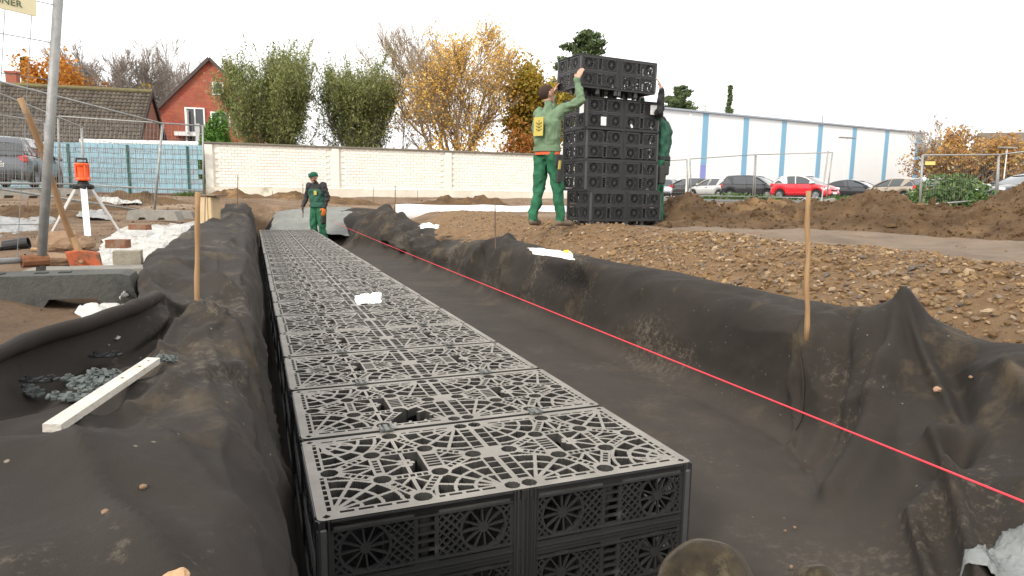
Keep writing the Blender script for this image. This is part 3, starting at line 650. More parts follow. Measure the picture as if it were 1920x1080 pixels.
for k in range(NB):
    n = .01+.63*k+BD/2
    if k == 0: lab = 'nearest black lattice drainage crate, its front side with round wheel grilles in full view'
    elif k == NB-1: lab = 'black lattice drainage crate at the far end of the trench row'
    elif k == 1: lab = 'second black lattice drainage crate in the trench row, with a broken top grid'
    elif k == 6: lab = 'black lattice drainage crate in the trench row with the crumpled white paper lying on it'
    elif k <= 5: lab = '%s black lattice drainage crate from the near end of the trench row' % ordn[k]
    elif k <= 11: lab = '%s black lattice drainage crate from the near end of the trench row' % ordn[k]
    else: lab = '%s black lattice drainage crate counted from the far end of the trench row' % (ordn[NB-1-k])
    t = crate(T(n, .6+rr.uniform(-.004, .004), -.80+rr.uniform(-.003, .003)), YAW+rr.uniform(-.004, .004), lab, ROW, 'fblr' if k == 0 else ('flr' if k < 2 else 'lr'), wheels=k < 12)
    if k < NB-1 and k < 10:
        for x in (-.3, .3): child('connector_clip', ME_clip, t, (x, BD/2+.01, BH))

# ---- the tower on the plateau and the crate being lifted onto it
TW = R_(26); tx = Vector((math.cos(TW), math.sin(TW), 0)); ty = Vector((-math.sin(TW), math.cos(TW), 0))
c0 = Vector((.965, 8.95, 0)); STK = 'drainage crates stacked on the gravel'
gz = PLAT+.02
tlabs = ['bottom drainage crate of the black tower, shifted to the right on short legs', 'second drainage crate from the bottom of the black tower', 'third drainage crate from the bottom of the black tower, beneath the one with white tags', 'topmost standing crate of the black tower, with white tags on its sides']
for k in range(4):
    off = Vector((.07, -.03, 0)) if k == 0 else Vector((rr.uniform(-.008, .008), rr.uniform(-.008, .008), 0))
    c = c0+tx*.6+ty*(BD/2)+off; c.z = gz+.075+.413*k
    t = crate(c, TW+(0.01 if k == 0 else rr.uniform(-.01, .01)), tlabs[k], STK, 'fblr', clean=True, bottom=True)
    if k == 0:
        lgm = MB().box((0, 0, -.037), (.075, .06, .072), ch=.006).mesh('leg'); lgm.materials.append(M_crate)
        for x in (-.56, 0, .56):
            for y in (-.27, 0, .27): child('leg', lgm, t, (x, y, 0))
    else:
        lg = MB()
        for x in (-.57, -.03, .03, .57):
            for y in (-.275, .275): lg.box((x, y, -.0065), (.05, .05, .013))
        lg.build('foot_pads', M_crate, t, world=False)
    if k == 3: TOPC = t
    if k == 2: THIRD = t
M_paper = mat('white_paper', (.82, .82, .80), .8, (.74, .74, .72), 30)
def paper_tag(parent, x, z, w, h, side='f', tilt=0.):
    mb = MB(); c = (x, -BD/2-.008, z) if side == 'f' else (-.6-.008, x, z)
    d = (w, .002, h) if side == 'f' else (.002, w, h)
    mb.box(c, d, Matrix.Rotation(tilt, 3, 'Y' if side == 'f' else 'X')); mb.build('paper_tag', M_paper, parent, world=False)
paper_tag(TOPC, .49, .29, .11, .13); paper_tag(TOPC, -.33, .09, .085, .115); paper_tag(TOPC, .13, .05, .03, .05, tilt=-.5); paper_tag(TOPC, -.2, .27, .11, .16, 'l')
LIFT_C = Vector((.845, 8.75, 0))+tx*.6+ty*(BD/2)
LIFT_C.z = 1.885
lift = crate(LIFT_C, TW+R_(-1), 'black lattice drainage crate held up by two workers above the tower', STK, 'fblr', clean=True, bottom=True)
lift.rotation_euler = (R_(1.5), R_(.6), TW-R_(1))

# ================================================================== PEOPLE
M_skin = mat('skin', (.52, .30, .21), .55, (.46, .25, .17), 20)
M_sweat = mat('green_sweater', (.125, .190, .110), .9, (.15, .22, .135), 12, .5, 180, dist=.004)
M_pants = mat('green_trousers', (.016, .105, .050), .85, (.026, .135, .068), 9, .5, 120, c3=(.05, .12, .06), s3=8, t3=.6, dist=.004)
M_jackd = mat('black_jacket', (.018, .018, .02), .8, (.028, .028, .03), 10, .3, 120)
M_jackg = mat('green_jacket', (.020, .085, .055), .8, (.03, .105, .068), 10, .4, 120)
M_darkp = mat('dark_pocket', (.035, .034, .034), .8, (.05, .048, .045), 14)
M_hair = mat('brown_hair', (.035, .018, .011), .8, (.06, .03, .018), 60, .8, 200)
M_boot = mat('muddy_boot', (.10, .075, .05), .9, (.20, .155, .11), 15, .5, 60)
M_glove = mat('orange_glove', (.75, .16, .02), .7, (.8, .2, .03), 30)
M_dglove = mat('dark_glove', (.03, .03, .03), .8)
M_belt = mat('orange_belt', (.62, .10, .03), .6)
M_yel = mat('yellow_print', (.42, .34, .075), .85, (.52, .43, .11), 60)
M_cap = mat('green_cap', (.010, .085, .052), .95, (.016, .11, .066), 50, .6, 180)
def capsule(mb, p, q, r0, r1, n=12, fl=1., side=None, k=6):
    """closed tapered limb with round ends"""
    p = Vector(p); q = Vector(q); d = (q-p); L = d.length; d = d.normalized()
    a = side and (Vector(side)-d*Vector(side).dot(d)).normalized() or d.orthogonal().normalized(); b = d.cross(a)
    rings = []
    for i in range(4): t = math.pi/2*(1-i/4); rings.append((p-d*r0*math.sin(t), r0*math.cos(t)+1e-4))
    for i in range(k+1): f = i/k; rings.append((p+d*L*f, r0+(r1-r0)*f))
    for i in range(1, 5): t = math.pi/2*i/4; rings.append((q+d*r1*math.sin(t), r1*math.cos(t)+1e-4))
    k0 = len(mb.v)
    for c, r in rings:
        for j in range(n): t = 2*math.pi*j/n; mb.v.append(tuple(c+a*r*math.cos(t)+b*r*fl*math.sin(t)))
    for i in range(len(rings)-1):
        for j in range(n): mb.f.append((k0+i*n+j, k0+i*n+(j+1) % n, k0+(i+1)*n+(j+1) % n, k0+(i+1)*n+j)); mb.mi.append(0)
    mb.f.append(tuple(k0+j for j in reversed(range(n)))); mb.f.append(tuple(k0+(len(rings)-1)*n+j for j in range(n))); mb.mi += [0, 0]
def remesh(mb, voxel, smooth=4):
    me = bpy.data.meshes.new('tmp'); me.from_pydata([tuple(v) for v in mb.v], [], mb.f); me.update()
    o = bpy.data.objects.new('tmp', me); col.objects.link(o)
    r = o.modifiers.new('r', 'REMESH'); r.mode = 'VOXEL'; r.voxel_size = voxel
    s = o.modifiers.new('s', 'SMOOTH'); s.iterations = smooth; s.factor = .5
    dg = bpy.context.evaluated_depsgraph_get(); out = bpy.data.meshes.new_from_object(o.evaluated_get(dg))
    bpy.data.objects.remove(o); return out
def hand(mb, wrist, d, up, s=1., curl=.5, thumb=1):
    """palm, four unequal bent fingers and a side thumb; d = pointing direction, up = back of the hand"""
    d = Vector(d).normalized(); up = Vector(up); up = (up-d*up.dot(d)).normalized(); sd = d.cross(up)
    w = Vector(wrist)
    for k in (-1, -.33, .33, 1): capsule(mb, w+sd*.012*k*s, w+d*.085*s+sd*.028*k*s, .017*s, .0135*s, 8)
    for k, ln in ((-1, .068), (-.33, .080), (.33, .076), (1, .060)):
        a = w+d*.088*s+sd*.030*k*s; dd = d
        for j in range(3):
            dd = (dd-up*curl*(.55+.2*j)).normalized(); b = a+dd*ln*s*(.45, .32, .25)[j]
            capsule(mb, a, b, .0100*s*(1-.1*j), .0092*s*(1-.12*j), 7, k=2); a = b
    a = w+d*.025*s+sd*thumb*.026*s; b = a+(d*.6+sd*thumb*.7-up*.2).normalized()*.045*s; c = b+(d*.9+sd*thumb*.1-up*.5).normalized()*.032*s
    capsule(mb, a, b, .0135*s, .011*s, 7, k=2); capsule(mb, b, c, .011*s, .009*s, 7, k=2)
def person(name, loc, rz, label, J, mats_zone, voxel=.0105, zone=None, wr=.017, hands=(), head_dir=(0, 1, 0), sit=0):
    """J: joints in a local frame (x right, y forward, z up). One continuous remeshed body."""
    t = empty(name, loc, rz, label, 'person')
    mb = MB(); segs = []
    def seg(a, b, r0, r1, z, fl=1., side=None):
        capsule(mb, J[a] if isinstance(a, str) else a, J[b] if isinstance(b, str) else b, r0, r1, fl=fl, side=side); segs.append((Vector(J[a] if isinstance(a, str) else a), Vector(J[b] if isinstance(b, str) else b), (r0+r1)/2, z))
    bx = J.get('bulk', 1.)
    pel, chest, neck, head = Vector(J['pelvis']), Vector(J['chest']), Vector(J['neck']), Vector(J['head'])
    sdv = Vector(J['side'])
    seg(pel-sdv*.075, pel+sdv*.075, .118*bx, .118*bx, 'legs', fl=.95)
    seg(pel+Vector((0, 0, .10))-sdv*.06, chest-sdv*.085, .125*bx, .125*bx, 'top', fl=.9); seg(pel+Vector((0, 0, .10))+sdv*.06, chest+sdv*.085, .125*bx, .125*bx, 'top', fl=.9)
    seg(pel+Vector((0, 0, .05))-sdv*.06, pel+Vector((0, 0, .05))+sdv*.06, .13*bx, .13*bx, 'top', fl=.9)
    seg(chest+Vector((0, 0, .04)), neck, .12*bx, .062, 'top')
    for s, nm in ((-1, 'L'), (1, 'R')):
        seg(chest+sdv*s*.08+Vector((0, 0, .06)), 'sh'+nm, .095*bx, .080*bx, 'top')
        seg('sh'+nm, 'el'+nm, .075*bx, .056*bx, 'arm'); seg('el'+nm, 'wr'+nm, .056*bx, .042*bx, 'arm')
        seg('hip'+nm, 'kn'+nm, .108*bx, .080*bx, 'legs'); seg('kn'+nm, 'an'+nm, .078*bx, .064*bx, 'legs')
        seg(J['an'+nm], Vector(J['an'+nm])+Vector(J.get('foot'+nm, (0, .05, -.05))), .060, .055, 'boot')
        f = Vector(J.get('toe'+nm, (0, .19, -.075))); seg(Vector(J['an'+nm])+Vector((0, -.03, -.055)), Vector(J['an'+nm])+f, .046, .042, 'boot')
    seg(neck, head-Vector((0, 0, .05)), .058, .056, 'skin')
    hd = Vector(head_dir).normalized(); hs_ = hd.cross(Vector((0, 0, 1))).normalized(); hu = hs_.cross(hd)
    # skull, jaw, nose, brow, ears, lips
    seg(head-hd*.018+hu*.02, head+hd*.012+hu*.025, .088, .084, 'skin'); seg(head+hd*.03-hu*.045, head+hd*.055-hu*.085, .060, .042, 'skin')
    seg(head+hd*.088+hu*.015, head+hd*.108-hu*.022, .011, .017, 'skin'); seg(head+hd*.078+hu*.03-hs_*.03, head+hd*.078+hu*.03+hs_*.03, .016, .016, 'skin')
    seg(head+hd*.088-hu*.062-hs_*.02, head+hd*.088-hu*.062+hs_*.02, .010, .010, 'skin')
    for s in (-1, 1): seg(head+hs_*s*.088+hu*.02-hd*.015, head+hs_*s*.092-hu*.025-hd*.008, .017, .011, 'skin')
    nb = len(mb.v)
    for (w, d, up, s, curl, th, z) in hands:
        k0 = len(mb.v); hand(mb, w, d, up, s, curl, th); segs.append((Vector(w), Vector(w)+Vector(d).normalized()*.17, .04, z))
    me = remesh(mb, voxel, 3)
    V = np.empty(len(me.vertices)*3); me.vertices.foreach_get('co', V); V = V.reshape(-1, 3)
    A = np.array([s[0] for s in segs]); B = np.array([s[1] for s in segs]); RR = np.array([s[2] for s in segs]); AB = B-A; LL = np.maximum((AB*AB).sum(1), 1e-9)
    tt = np.clip(((V[:, None, :]-A[None])*AB[None]).sum(2)/LL[None], 0, 1); D = np.linalg.norm(V[:, None, :]-(A[None]+tt[..., None]*AB[None]), axis=2)-RR[None]
    Z = D.argmin(1); zn = [s[3] for s in segs]
    N_ = np.empty(len(me.vertices)*3); me.vertices.foreach_get('normal', N_); N_ = N_.reshape(-1, 3)
    for i in range(len(V)):
        z = zn[Z[i]]
        if z in ('top', 'arm', 'legs'):
            v = V[i]; q = v*np.array([1, 1, .55]) if z != 'arm' else v
            d = wr*(noise.ridged_multi_fractal(Vector((q[0]*7, q[1]*7, q[2]*11)), 1, 2, 2, 1, 2)-1.0) + wr*1.1*noise.noise(Vector(q*15)) + (wr*.7*noise.noise(Vector(q*6)) if z == 'legs' else 0)
            V[i] = v+N_[i]*d
    me.vertices.foreach_set('co', V.ravel()); me.update()
    names = list(dict.fromkeys(mats_zone.values())); me.materials.clear()
    for m in names: me.materials.append(m)
    mi = []
    for p in me.polygons:
        z = zn[Z[p.vertices[0]]]
        if zone: z = zone(Vector(me.vertices[p.vertices[0]].co), z)
        mi.append(names.index(mats_zone[z]))
    me.polygons.foreach_set('material_index', mi); me.name = 'body'
    link_mesh('body', me, None, t, True)
    for s in (-1, 1):   # eyes
        e = MB(); e.lathe(head+hd*.083+hu*.012+hs_*s*.032, [(.0005, -.011), (.008, -.008), (.011, 0), (.008, .008), (.0005, .011)], 8); e.build('eye', M_jackd, t, world=False, smooth=True)
    return t, head, hd, hs_, hu
def shell_head(name, parent, head, hd, hs_, hu, m, keep, grow=1.09, jit=.006, up=.0):
    mb = MB(); b = bmesh.new(); bmesh.ops.create_icosphere(b, subdivisions=4, radius=1)
    for v in b.verts:
        c = v.co; p = head-hd*.006+hu*(.024+up)+(hs_*c.x*.088+hd*c.y*.104+hu*c.z*.094)*(grow+jit*8*nz(c.x*9, c.y*9, c.z*9)*.1); v.co = p
        v.tag = keep(c.x, c.y, c.z)
    b.faces.ensure_lookup_table(); bmesh.ops.delete(b, geom=[v for v in b.verts if 0], context='VERTS')
    kill = [f for f in b.faces if not all(keep(*(((v.co-(head-hd*.006+hu*(.024+up))).dot(hs_)/.09), ((v.co-(head-hd*.006+hu*(.024+up))).dot(hd)/.106), ((v.co-(head-hd*.006+hu*(.024+up))).dot(hu)/.096))) for v in f.verts)]
    bmesh.ops.delete(b, geom=kill, context='FACES')
    me = bpy.data.meshes.new(name); b.to_mesh(me); b.free()
    return link_mesh(name, me, m, parent, True)
def ring_child(name, parent, c, rx, ry, h, th, m, tilt=0.):
    mb = MB(); n = 28; k = []
    for r, z in ((0, -h/2), (th, -h/2), (th, h/2), (0, h/2)):
        for j in range(n): t = 2*math.pi*j/n; mb.v.append((c[0]+(rx+r)*math.cos(t), c[1]+(ry+r)*math.sin(t), c[2]+z))
    for i in range(4):
        for j in range(n): mb.f.append((i*n+j, i*n+(j+1) % n, ((i+1) % 4)*n+(j+1) % n, ((i+1) % 4)*n+j)); mb.mi.append(0)
    return mb.build(name, m, parent, world=False)
def patch(name, parent, c, d, M, m, ch=.004):
    mb = MB(); mb.box((0, 0, 0), d, ch=ch); me = mb.mesh(name); me.transform(Matrix.Translation(c) @ M); return link_mesh(name, me, m, parent)
def to_local(loc, rz, p): return Matrix.Rotation(-rz, 3, 'Z') @ (Vector(p)-Vector(loc))

# worker on the left of the tower, seen from behind, both arms up holding the lifted crate
P1 = Vector((.44, 8.83, PLAT+.015)); RZ1 = R_(-38)
hR = LIFT_C-tx*.6-ty*.30+Vector((0, 0, .085)); hL = LIFT_C-tx*.6+ty*.25+Vector((0, 0, .03))
wR = to_local(P1, RZ1, hR+Vector((-.05, -.085, -.03))); wL = to_local(P1, RZ1, hL+Vector((-.075, .0, -.08)))
pv = Vector((0, 0, .96)); ch = Vector((0, -.035, 1.33))
shR = Vector((.20, .03, 1.50)); shL = Vector((-.18, .06, 1.48))
def elbow(a, b, bend, out):
    m = (Vector(a)+Vector(b))/2; d = Vector(b)-Vector(a); L = d.length; h = math.sqrt(max(0, .285**2-(L/2)**2)) if L < .57 else .0
    o = Vector(out); o = (o-d*o.dot(d)/d.dot(d)).normalized(); return m+o*max(h, .02)
J1 = dict(bulk=.98, pelvis=pv, chest=ch, neck=(0, 0, 1.56), head=(-.02, .0, 1.715), side=(1, 0, 0), shR=shR, shL=shL, elR=elbow(shR, wR, 0, (.15, -.1, -1)), elL=elbow(shL, wL, 0, (.2, .8, -.9)), wrR=wR, wrL=wL,
          hipR=(.10, 0, .90), knR=(.14, .06, .50), anR=(.165, .10, .11), hipL=(-.10, 0, .90), knL=(-.12, -.0, .50), anL=(-.14, -.10, .11), toeL=(-.03, .17, -.07), toeR=(.05, .17, -.07), footL=(0, .03, -.05), footR=(0, .03, -.05))
dirl = lambda v: Matrix.Rotation(-RZ1, 3, 'Z') @ Vector(v)
p1, hd1, a1, b1, u1 = person('person', P1, RZ1, 'worker in a light green sweater seen from behind, holding up the lifted black crate', J1,
   dict(top=M_sweat, arm=M_sweat, legs=M_pants, boot=M_boot, skin=M_skin, hair=M_hair), hands=((wR, dirl((.35, .2, .9)), dirl((-.5, -.8, .2)), 1.12, .35, -1, 'skin'), (wL, dirl((.35, .0, .9)), dirl((-1, .2, .3)), 1.12, .3, 1, 'skin')), head_dir=(.35, .93, .22))
shell_head('hair', p1, hd1, a1, b1, u1, M_hair, lambda x, y, z: (y < -.25 and z > -.85) or (z > -.25 and y < .1) or (z > .35 and y < .6) or z > .75, grow=1.06)
ring_child('belt', p1, (0, -.005, .955), .184, .120, .04, .008, M_belt)
ring_child('sweater_hem', p1, (0, -.012, 1.01), .186, .126, .06, .012, M_sweat)
patch('tool_pocket', p1, Vector((.222, -.02, .72)), (.03, .13, .30), Matrix.Rotation(R_(4), 4, 'Y'), M_darkp, .012)
patch('hip_panel', p1, Vector((.20, -.02, .86)), (.03, .15, .16), Matrix.Rotation(R_(3), 4, 'Y'), M_darkp, .012)
patch('folding_rule', p1, Vector((.243, -.06, .80)), (.014, .045, .11), Matrix.Rotation(R_(6), 4, 'Y'), M_yel, .003)
patch('back_print', p1, Vector((-.03, -.166, 1.29)), (.15, .008, .24), Matrix.Rotation(R_(-2), 4, 'X'), M_yel, .002)
pr = MB()
for i in range(3):
    for s in (-1, 1): pr.bar((-.02+s*.004, -.171, 1.235+i*.04), (-.02+s*.045, -.171, 1.26+i*.04), .004, .014)
pr.bar((-.02, -.171, 1.22), (-.02, -.171, 1.37), .004, .008); pr.build('print_motif', mat('print_brown', (.16, .11, .02), .8), p1, world=False)

# worker behind the right side of the tower
P2 = Vector((2.14, 9.76, PLAT+.015)); RZ2 = R_(62)
g2 = LIFT_C+tx*.6+ty*.10+Vector((0, 0, .06))
w2R = to_local(P2, RZ2, g2+Vector((.06, .02, -.10))); g2b = LIFT_C+tx*.62-ty*.27+Vector((0, 0, .10)); w2L = to_local(P2, RZ2, g2b+Vector((.085, -.03, -.05)))
sR, sL = Vector((.19, .05, 1.50)), Vector((-.20, .03, 1.50))
J2 = dict(bulk=.98, pelvis=(0, 0, .95), chest=(0, -.02, 1.33), neck=(0, .10, 1.52), head=(0, .21, 1.63), side=(1, 0, 0), shR=sR, shL=sL, elR=elbow(sR, w2R, 0, (1, 0, -.4)), elL=elbow(sL, w2L, 0, (-.6, -.3, -.8)), wrR=w2R, wrL=w2L,
          hipR=(.10, 0, .89), knR=(.12, .05, .5), anR=(.13, .0, .11), hipL=(-.10, 0, .89), knL=(-.12, .04, .5), anL=(-.14, -.06, .11))
d2 = lambda v: Matrix.Rotation(-RZ2, 3, 'Z') @ Vector(v)
p2, h2, a2, b2, u2 = person('person', P2, RZ2, 'worker in a green and black jacket half hidden behind the black tower', J2,
   dict(top=M_jackg, arm=M_jackg, dark=M_jackd, legs=M_pants, boot=M_boot, skin=M_skin), hands=((w2R, d2((-.4, -.1, .9)), d2((.9, .1, .4)), 1.1, .35, -1, 'skin'), (w2L, d2((-.4, -.05, .9)), d2((.9, -.3, .4)), 1.12, .35, 1, 'skin')),
   zone=lambda p, z: 'dark' if z in ('top', 'arm') and (p.z > 1.52 and p.y < .06 or (z == 'arm' and p.y < .0 and p.z > 1.5)) else z, head_dir=(.1, .9, .35))
shell_head('hood', p2, h2, a2, b2, u2, M_jackd, lambda x, y, z: y < .35 or z > .6, grow=1.2)
ring_child('belt', p2, (0, 0, .965), .196, .13, .05, .008, M_jackd)
patch('tool_pocket', p2, Vector((-.20, -.05, .72)), (.05, .16, .26), Matrix.Rotation(R_(-4), 4, 'Y'), M_darkp, .02)
patch('hip_pocket', p2, Vector((-.12, -.125, .82)), (.17, .05, .20), Matrix.Identity(4), M_darkp, .02)

# worker standing in the trench behind the far end of the crate row
P3 = Vector((-4.70, 15.95, -.81)); RZ3 = R_(155)
J3 = dict(pelvis=(0, 0, .93), chest=(0, .03, 1.30), neck=(0, .07, 1.50), head=(0, .13, 1.635), side=(1, 0, 0), bulk=1.12, shR=(.205, .05, 1.44), shL=(-.205, .04, 1.44), elR=(.30, .06, 1.16), elL=(-.31, .02, 1.16), wrR=(.29, .20, .97), wrL=(-.30, .13, .94),
          hipR=(.10, 0, .87), knR=(.11, .05, .49), anR=(.12, 0, .11), hipL=(-.10, 0, .87), knL=(-.12, .03, .49), anL=(-.13, -.05, .11))
M_fleece = M_jackd
p3, h3, a3, b3, u3 = person('person', P3, RZ3, 'worker with green knit cap and orange glove standing in the trench', J3,
   dict(top=M_jackg, arm=M_jackd, dark=M_jackd, legs=M_pants, boot=M_boot, skin=M_skin, gl=M_glove, dg=M_dglove), hands=(((.29, .20, .97), (-.05, .25, -.95), (.9, .3, 0), 1.15, .35, -1, 'dg'), ((-.30, .13, .94), (.0, .2, -.95), (-.9, .2, 0), 1.35, .3, 1, 'gl')),
   zone=lambda p, z: 'dark' if z == 'top' and p.z > 1.36 else z, head_dir=(.35, .85, -.42))
shell_head('knit_cap', p3, h3, a3, b3, u3, M_cap, lambda x, y, z: z > .12 - .10*y and z > -.1, grow=1.16)
ring_child('cap_brim', p3, tuple(h3+u3*.05-a3*.01), .096, .112, .05, .012, M_cap)
shell_head('beard', p3, h3, a3, b3, u3, M_hair, lambda x, y, z: z < -.45 and y > .15, grow=1.13, up=-.02)
patch('chest_badge', p3, Vector((-.08, .182, 1.27)), (.085, .012, .10), Matrix.Rotation(R_(-6), 4, 'X'), M_yel, .003)
patch('thigh_pocket', p3, Vector((-.20, .05, .66)), (.06, .16, .24), Matrix.Rotation(R_(-3), 4, 'Y'), M_darkp, .02)
ring_child('jacket_hem', p3, (0, .01, .965), .216, .155, .05, .012, M_jackg)
# ================================================================== BUILDINGS AND WALLS
M_wbrick = ramp_island('white_brick', [(.80, .76, .68), (.84, .80, .73), (.76, .715, .63), (.82, .78, .70)], .85)
M_mort = mat('mortar', (.72, .68, .60), .95, (.77, .73, .65), 8)
M_pier = mat('pier_concrete', (.70, .66, .58), .9, (.78, .74, .67), 3, .3, 30, c3=(.52, .47, .38), s3=1.2, t3=.62)
M_plinth = mat('plinth_concrete', (.58, .53, .43), .92, (.72, .67, .58), 1.3, .4, 20, c3=(.36, .34, .24), s3=.7, t3=.60)
M_cope = mat('coping', (.14, .125, .10), .9, (.20, .18, .14), 4)
wA = aty(387, 366, 27.0); wB = aty(1130, 366, 32.9); wd = Vector((wB.x-wA.x, wB.y-wA.y, 0)); WL = wd.length; wr_ = math.atan2(wd.y, wd.x)
wall = empty('garden_wall', (wA.x, wA.y, .19), wr_, 'long white painted brick wall with concrete piers and plinth behind the site', 'wall')
mb = MB(); mb.box((WL/2, .10, 1.33), (WL-.02, .10, 1.72)); mb.build('mortar_core', M_mort, wall, world=False)
mb = MB(); mb.box((WL/2, .08, .16), (WL, .28, .60)); mb.build('plinth', M_plinth, wall, world=False)
piers = [0.16]+[0.16+i*(WL-.3)/3.55 for i in (1, 2, 3)]
pm = MB().box((0, .08, 1.3), (.30, .245, 1.70), ch=.008).mesh('pier'); pm.materials.append(M_pier)
for x in piers: child('pier', pm, wall, (x, 0, 0))
mb = MB(); mb.box((WL/2, .09, 2.215), (WL+.06, .34, .07), ch=.01); mb.build('coping', M_cope, wall, world=False)
bm_ = MB().box((0, 0, 0), (.238, .06, .112), ch=.006).mesh('brick'); bm_.materials.append(M_wbrick)
spots = []
for r in range(14):
    z = .46+.062+.1235*r
    for i in range(int(WL/.25)+1):
        x = .125+.25*i+(.125 if r % 2 else 0)
        if any(abs(x-p) < .275 for p in piers) or x > WL-.15: continue
        spots.append((x, z))
spots.sort(key=lambda s: s[0])
for x, z in spots[:300]: child('brick', bm_, wall, (x, .045+rr.uniform(-.003, .003), z), rr.uniform(-.006, .006))
mb = MB()
for x, z in spots[300:]: mb.box((x, .045+rr.uniform(-.003, .003), z), (.238, .06, .112))
mb.build('brick', M_wbrick, wall, world=False)['kind'] = 'stuff'

# blue privacy fence
M_strip = mat('blue_strip', (.20, .36, .44), .45, (.30, .47, .54), 3.2, .2, 40, c3=(.46, .60, .64), s3=2.4, t3=.60, spec=.5, stretch=(6, 6, 1))
M_gpost = mat('green_post', (.012, .075, .055), .5)
fA = aty(-260, 366, 25.2); fB = aty(383, 366, 26.6); fd = Vector((fB.x-fA.x, fB.y-fA.y, 0)); FL = fd.length; fz = .24
fence = empty('privacy_fence', (fA.x, fA.y, fz), math.atan2(fd.y, fd.x), 'blue woven plastic privacy fence with green posts beside the white wall', 'fence')
px_posts = [-180, -60, 60, 130, 241, 353]
def fence_u(px): 
    a = ray(px, 310); # intersect with the fence line in plan
    d = Vector((a.x, a.y)); n2 = Vector((-fd.y, fd.x)); return ((d*((Vector((fA.x, fA.y))).dot(n2)/d.dot(n2)))-Vector((fA.x, fA.y))).length
us = [fence_u(p) for p in px_posts]+[FL]
pm = MB().box((0, .035, .98), (.07, .05, 2.0)).mesh('post'); pm.materials.append(M_gpost)
for u in us[:-1]: child('post', pm, fence, (u, -.06, 0))
prev = 0.
for u in us:
    w = u-prev
    if w > .3:
        for r in range(10):
            h = .19 if r % 2 else .155
            mb = MB(); k = max(3, int(w/.26)); z = .12+.192*r
            for i in range(k):
                x0 = prev+w*i/k+.008; x1 = prev+w*(i+1)/k-.008; dy = .012*((i+r) % 2)
                if u == us[-1] and r in (3, 5, 6) and i > k-2: continue
                if r % 2: mb.box(((x0+x1)/2, dy, z+.09), (x1-x0, .006, h-.012), Matrix.Rotation(rr.uniform(-.02, .02), 3, 'Y'))
                else:
                    for q in range(4): mb.box((x0+(x1-x0)*(q+.5)/4, dy+.01*(q % 2), z+.09), ((x1-x0)/4-.012, .006, h+.02))
            mb.build('strip', M_strip, fence, world=False)
    prev = u
mb = MB()
for r in range(11): mb.tube([(0, .0, .115+.192*r), (FL, 0, .115+.192*r)], .006, 4)
mb.build('wire', mat('fence_wire', (.10, .2, .2), .5), fence, world=False)

# barn with tiled roof
M_rtile = ramp_island('roof_tile', [(.105, .085, .066), (.145, .118, .09), (.088, .072, .058), (.17, .14, .105), (.125, .10, .075)], .9, .3, 30)
M_moss = mat('mossy_ridge', (.17, .15, .055), .95, (.12, .10, .06), 5)
def roof_tiles(parent, x0, x1, p_eave, p_ridge, tw=.235, th=.345):
    """rows of arched pantiles; x along the ridge, p = (y, z)"""
    mb = MB(); L = math.hypot(p_ridge[0]-p_eave[0], p_ridge[1]-p_eave[1]); dy, dz = (p_ridge[0]-p_eave[0])/L, (p_ridge[1]-p_eave[1])/L
    ny, nz_ = -dz, dy
    for r in range(int(L/th)+1):
        for i in range(int((x1-x0)/tw)):
            x = x0+tw*i+rr.uniform(-.006, .006); s0 = r*th; s1 = min(L, s0+th*1.12); o = []
            for s, lift in ((s0, .055+rr.uniform(0, .012)), (s1, .012)):
                for f, b in ((0, .0), (.22, .045), (.5, .062), (.78, .04), (1.02, .0)):
                    o.append((x+tw*f*.98, p_eave[0]+dy*s+ny*(b+lift), p_eave[1]+dz*s+nz_*(b+lift)))
            fs_ = [(j, j+1, 6+j, 5+j) for j in range(4)]
            o += [(o[j][0], o[j][1]-ny*.03, o[j][2]-nz_*.03) for j in range(5)]; fs_ += [(10+j, 11+j, j+1, j) for j in range(4)]
            mb.add(o, fs_)
    o = mb.build('roof_tile', M_rtile, parent, world=False); o['kind'] = 'stuff'; return o
bR = aty(268, 366, 38); bLft = aty(-420, 366, 33.5); bd = Vector((bR.x-bLft.x, bR.y-bLft.y, 0)); BL = bd.length
barn = empty('barn', (bLft.x, bLft.y, .3), math.atan2(bd.y, bd.x), 'long low barn with a weathered grey brown pantile roof behind the blue fence', 'barn')
M_bwall = mat('barn_brick', (.20, .09, .06), .9, (.28, .13, .085), 12)
eave_z = 2.75; ridge_z = 6.05
mb = MB(); mb.prism([(0, 0), (0, eave_z), (3.6, ridge_z-.08), (7.2, eave_z), (7.2, 0)], .1, BL-.1, Matrix(((0, 0, 1), (1, 0, 0), (0, 1, 0)))); mb.build('wall', M_bwall, barn, world=False)
roof_tiles(barn, 0, BL, (-.35, eave_z-.25), (3.6, ridge_z))
mb = MB(); mb.add([(0, 3.62, ridge_z), (BL, 3.62, ridge_z), (BL, 7.6, eave_z-.2), (0, 7.6, eave_z-.2)], [(0, 1, 2, 3)]); mb.build('rear_roof', M_rtile, barn, world=False)
mb = MB(); mb.tube([(0, 3.6, ridge_z+.08), (BL, 3.6, ridge_z+.08)], .14, 8); mb.build('ridge', M_moss, barn, world=False)
mb = MB(); mb.bar((BL+.02, -.4, eave_z-.28), (BL+.02, 3.6, ridge_z+.02), .06, .26); mb.bar((BL+.02, 3.6, ridge_z+.02), (BL+.02, 7.6, eave_z-.28), .06, .26); mb.build('verge_board', mat('dark_wood', (.05, .035, .03), .9), barn, world=False)
mb = MB(); c = 2.1; cq = ray(-22, 150); cx_ = (Vector((cq.x, cq.y))*(40/cq.y)-Vector((bLft.x, bLft.y))).length; mb.box((cx_, 4.6, ridge_z-.2), (.55, .55, 2.2)); mb.box((cx_, 4.6, ridge_z+.92), (.65, .65, .12)); mb.build('chimney', mat('chimney_brick', (.30, .09, .06), .9, (.38, .13, .08), 10), barn, world=False)

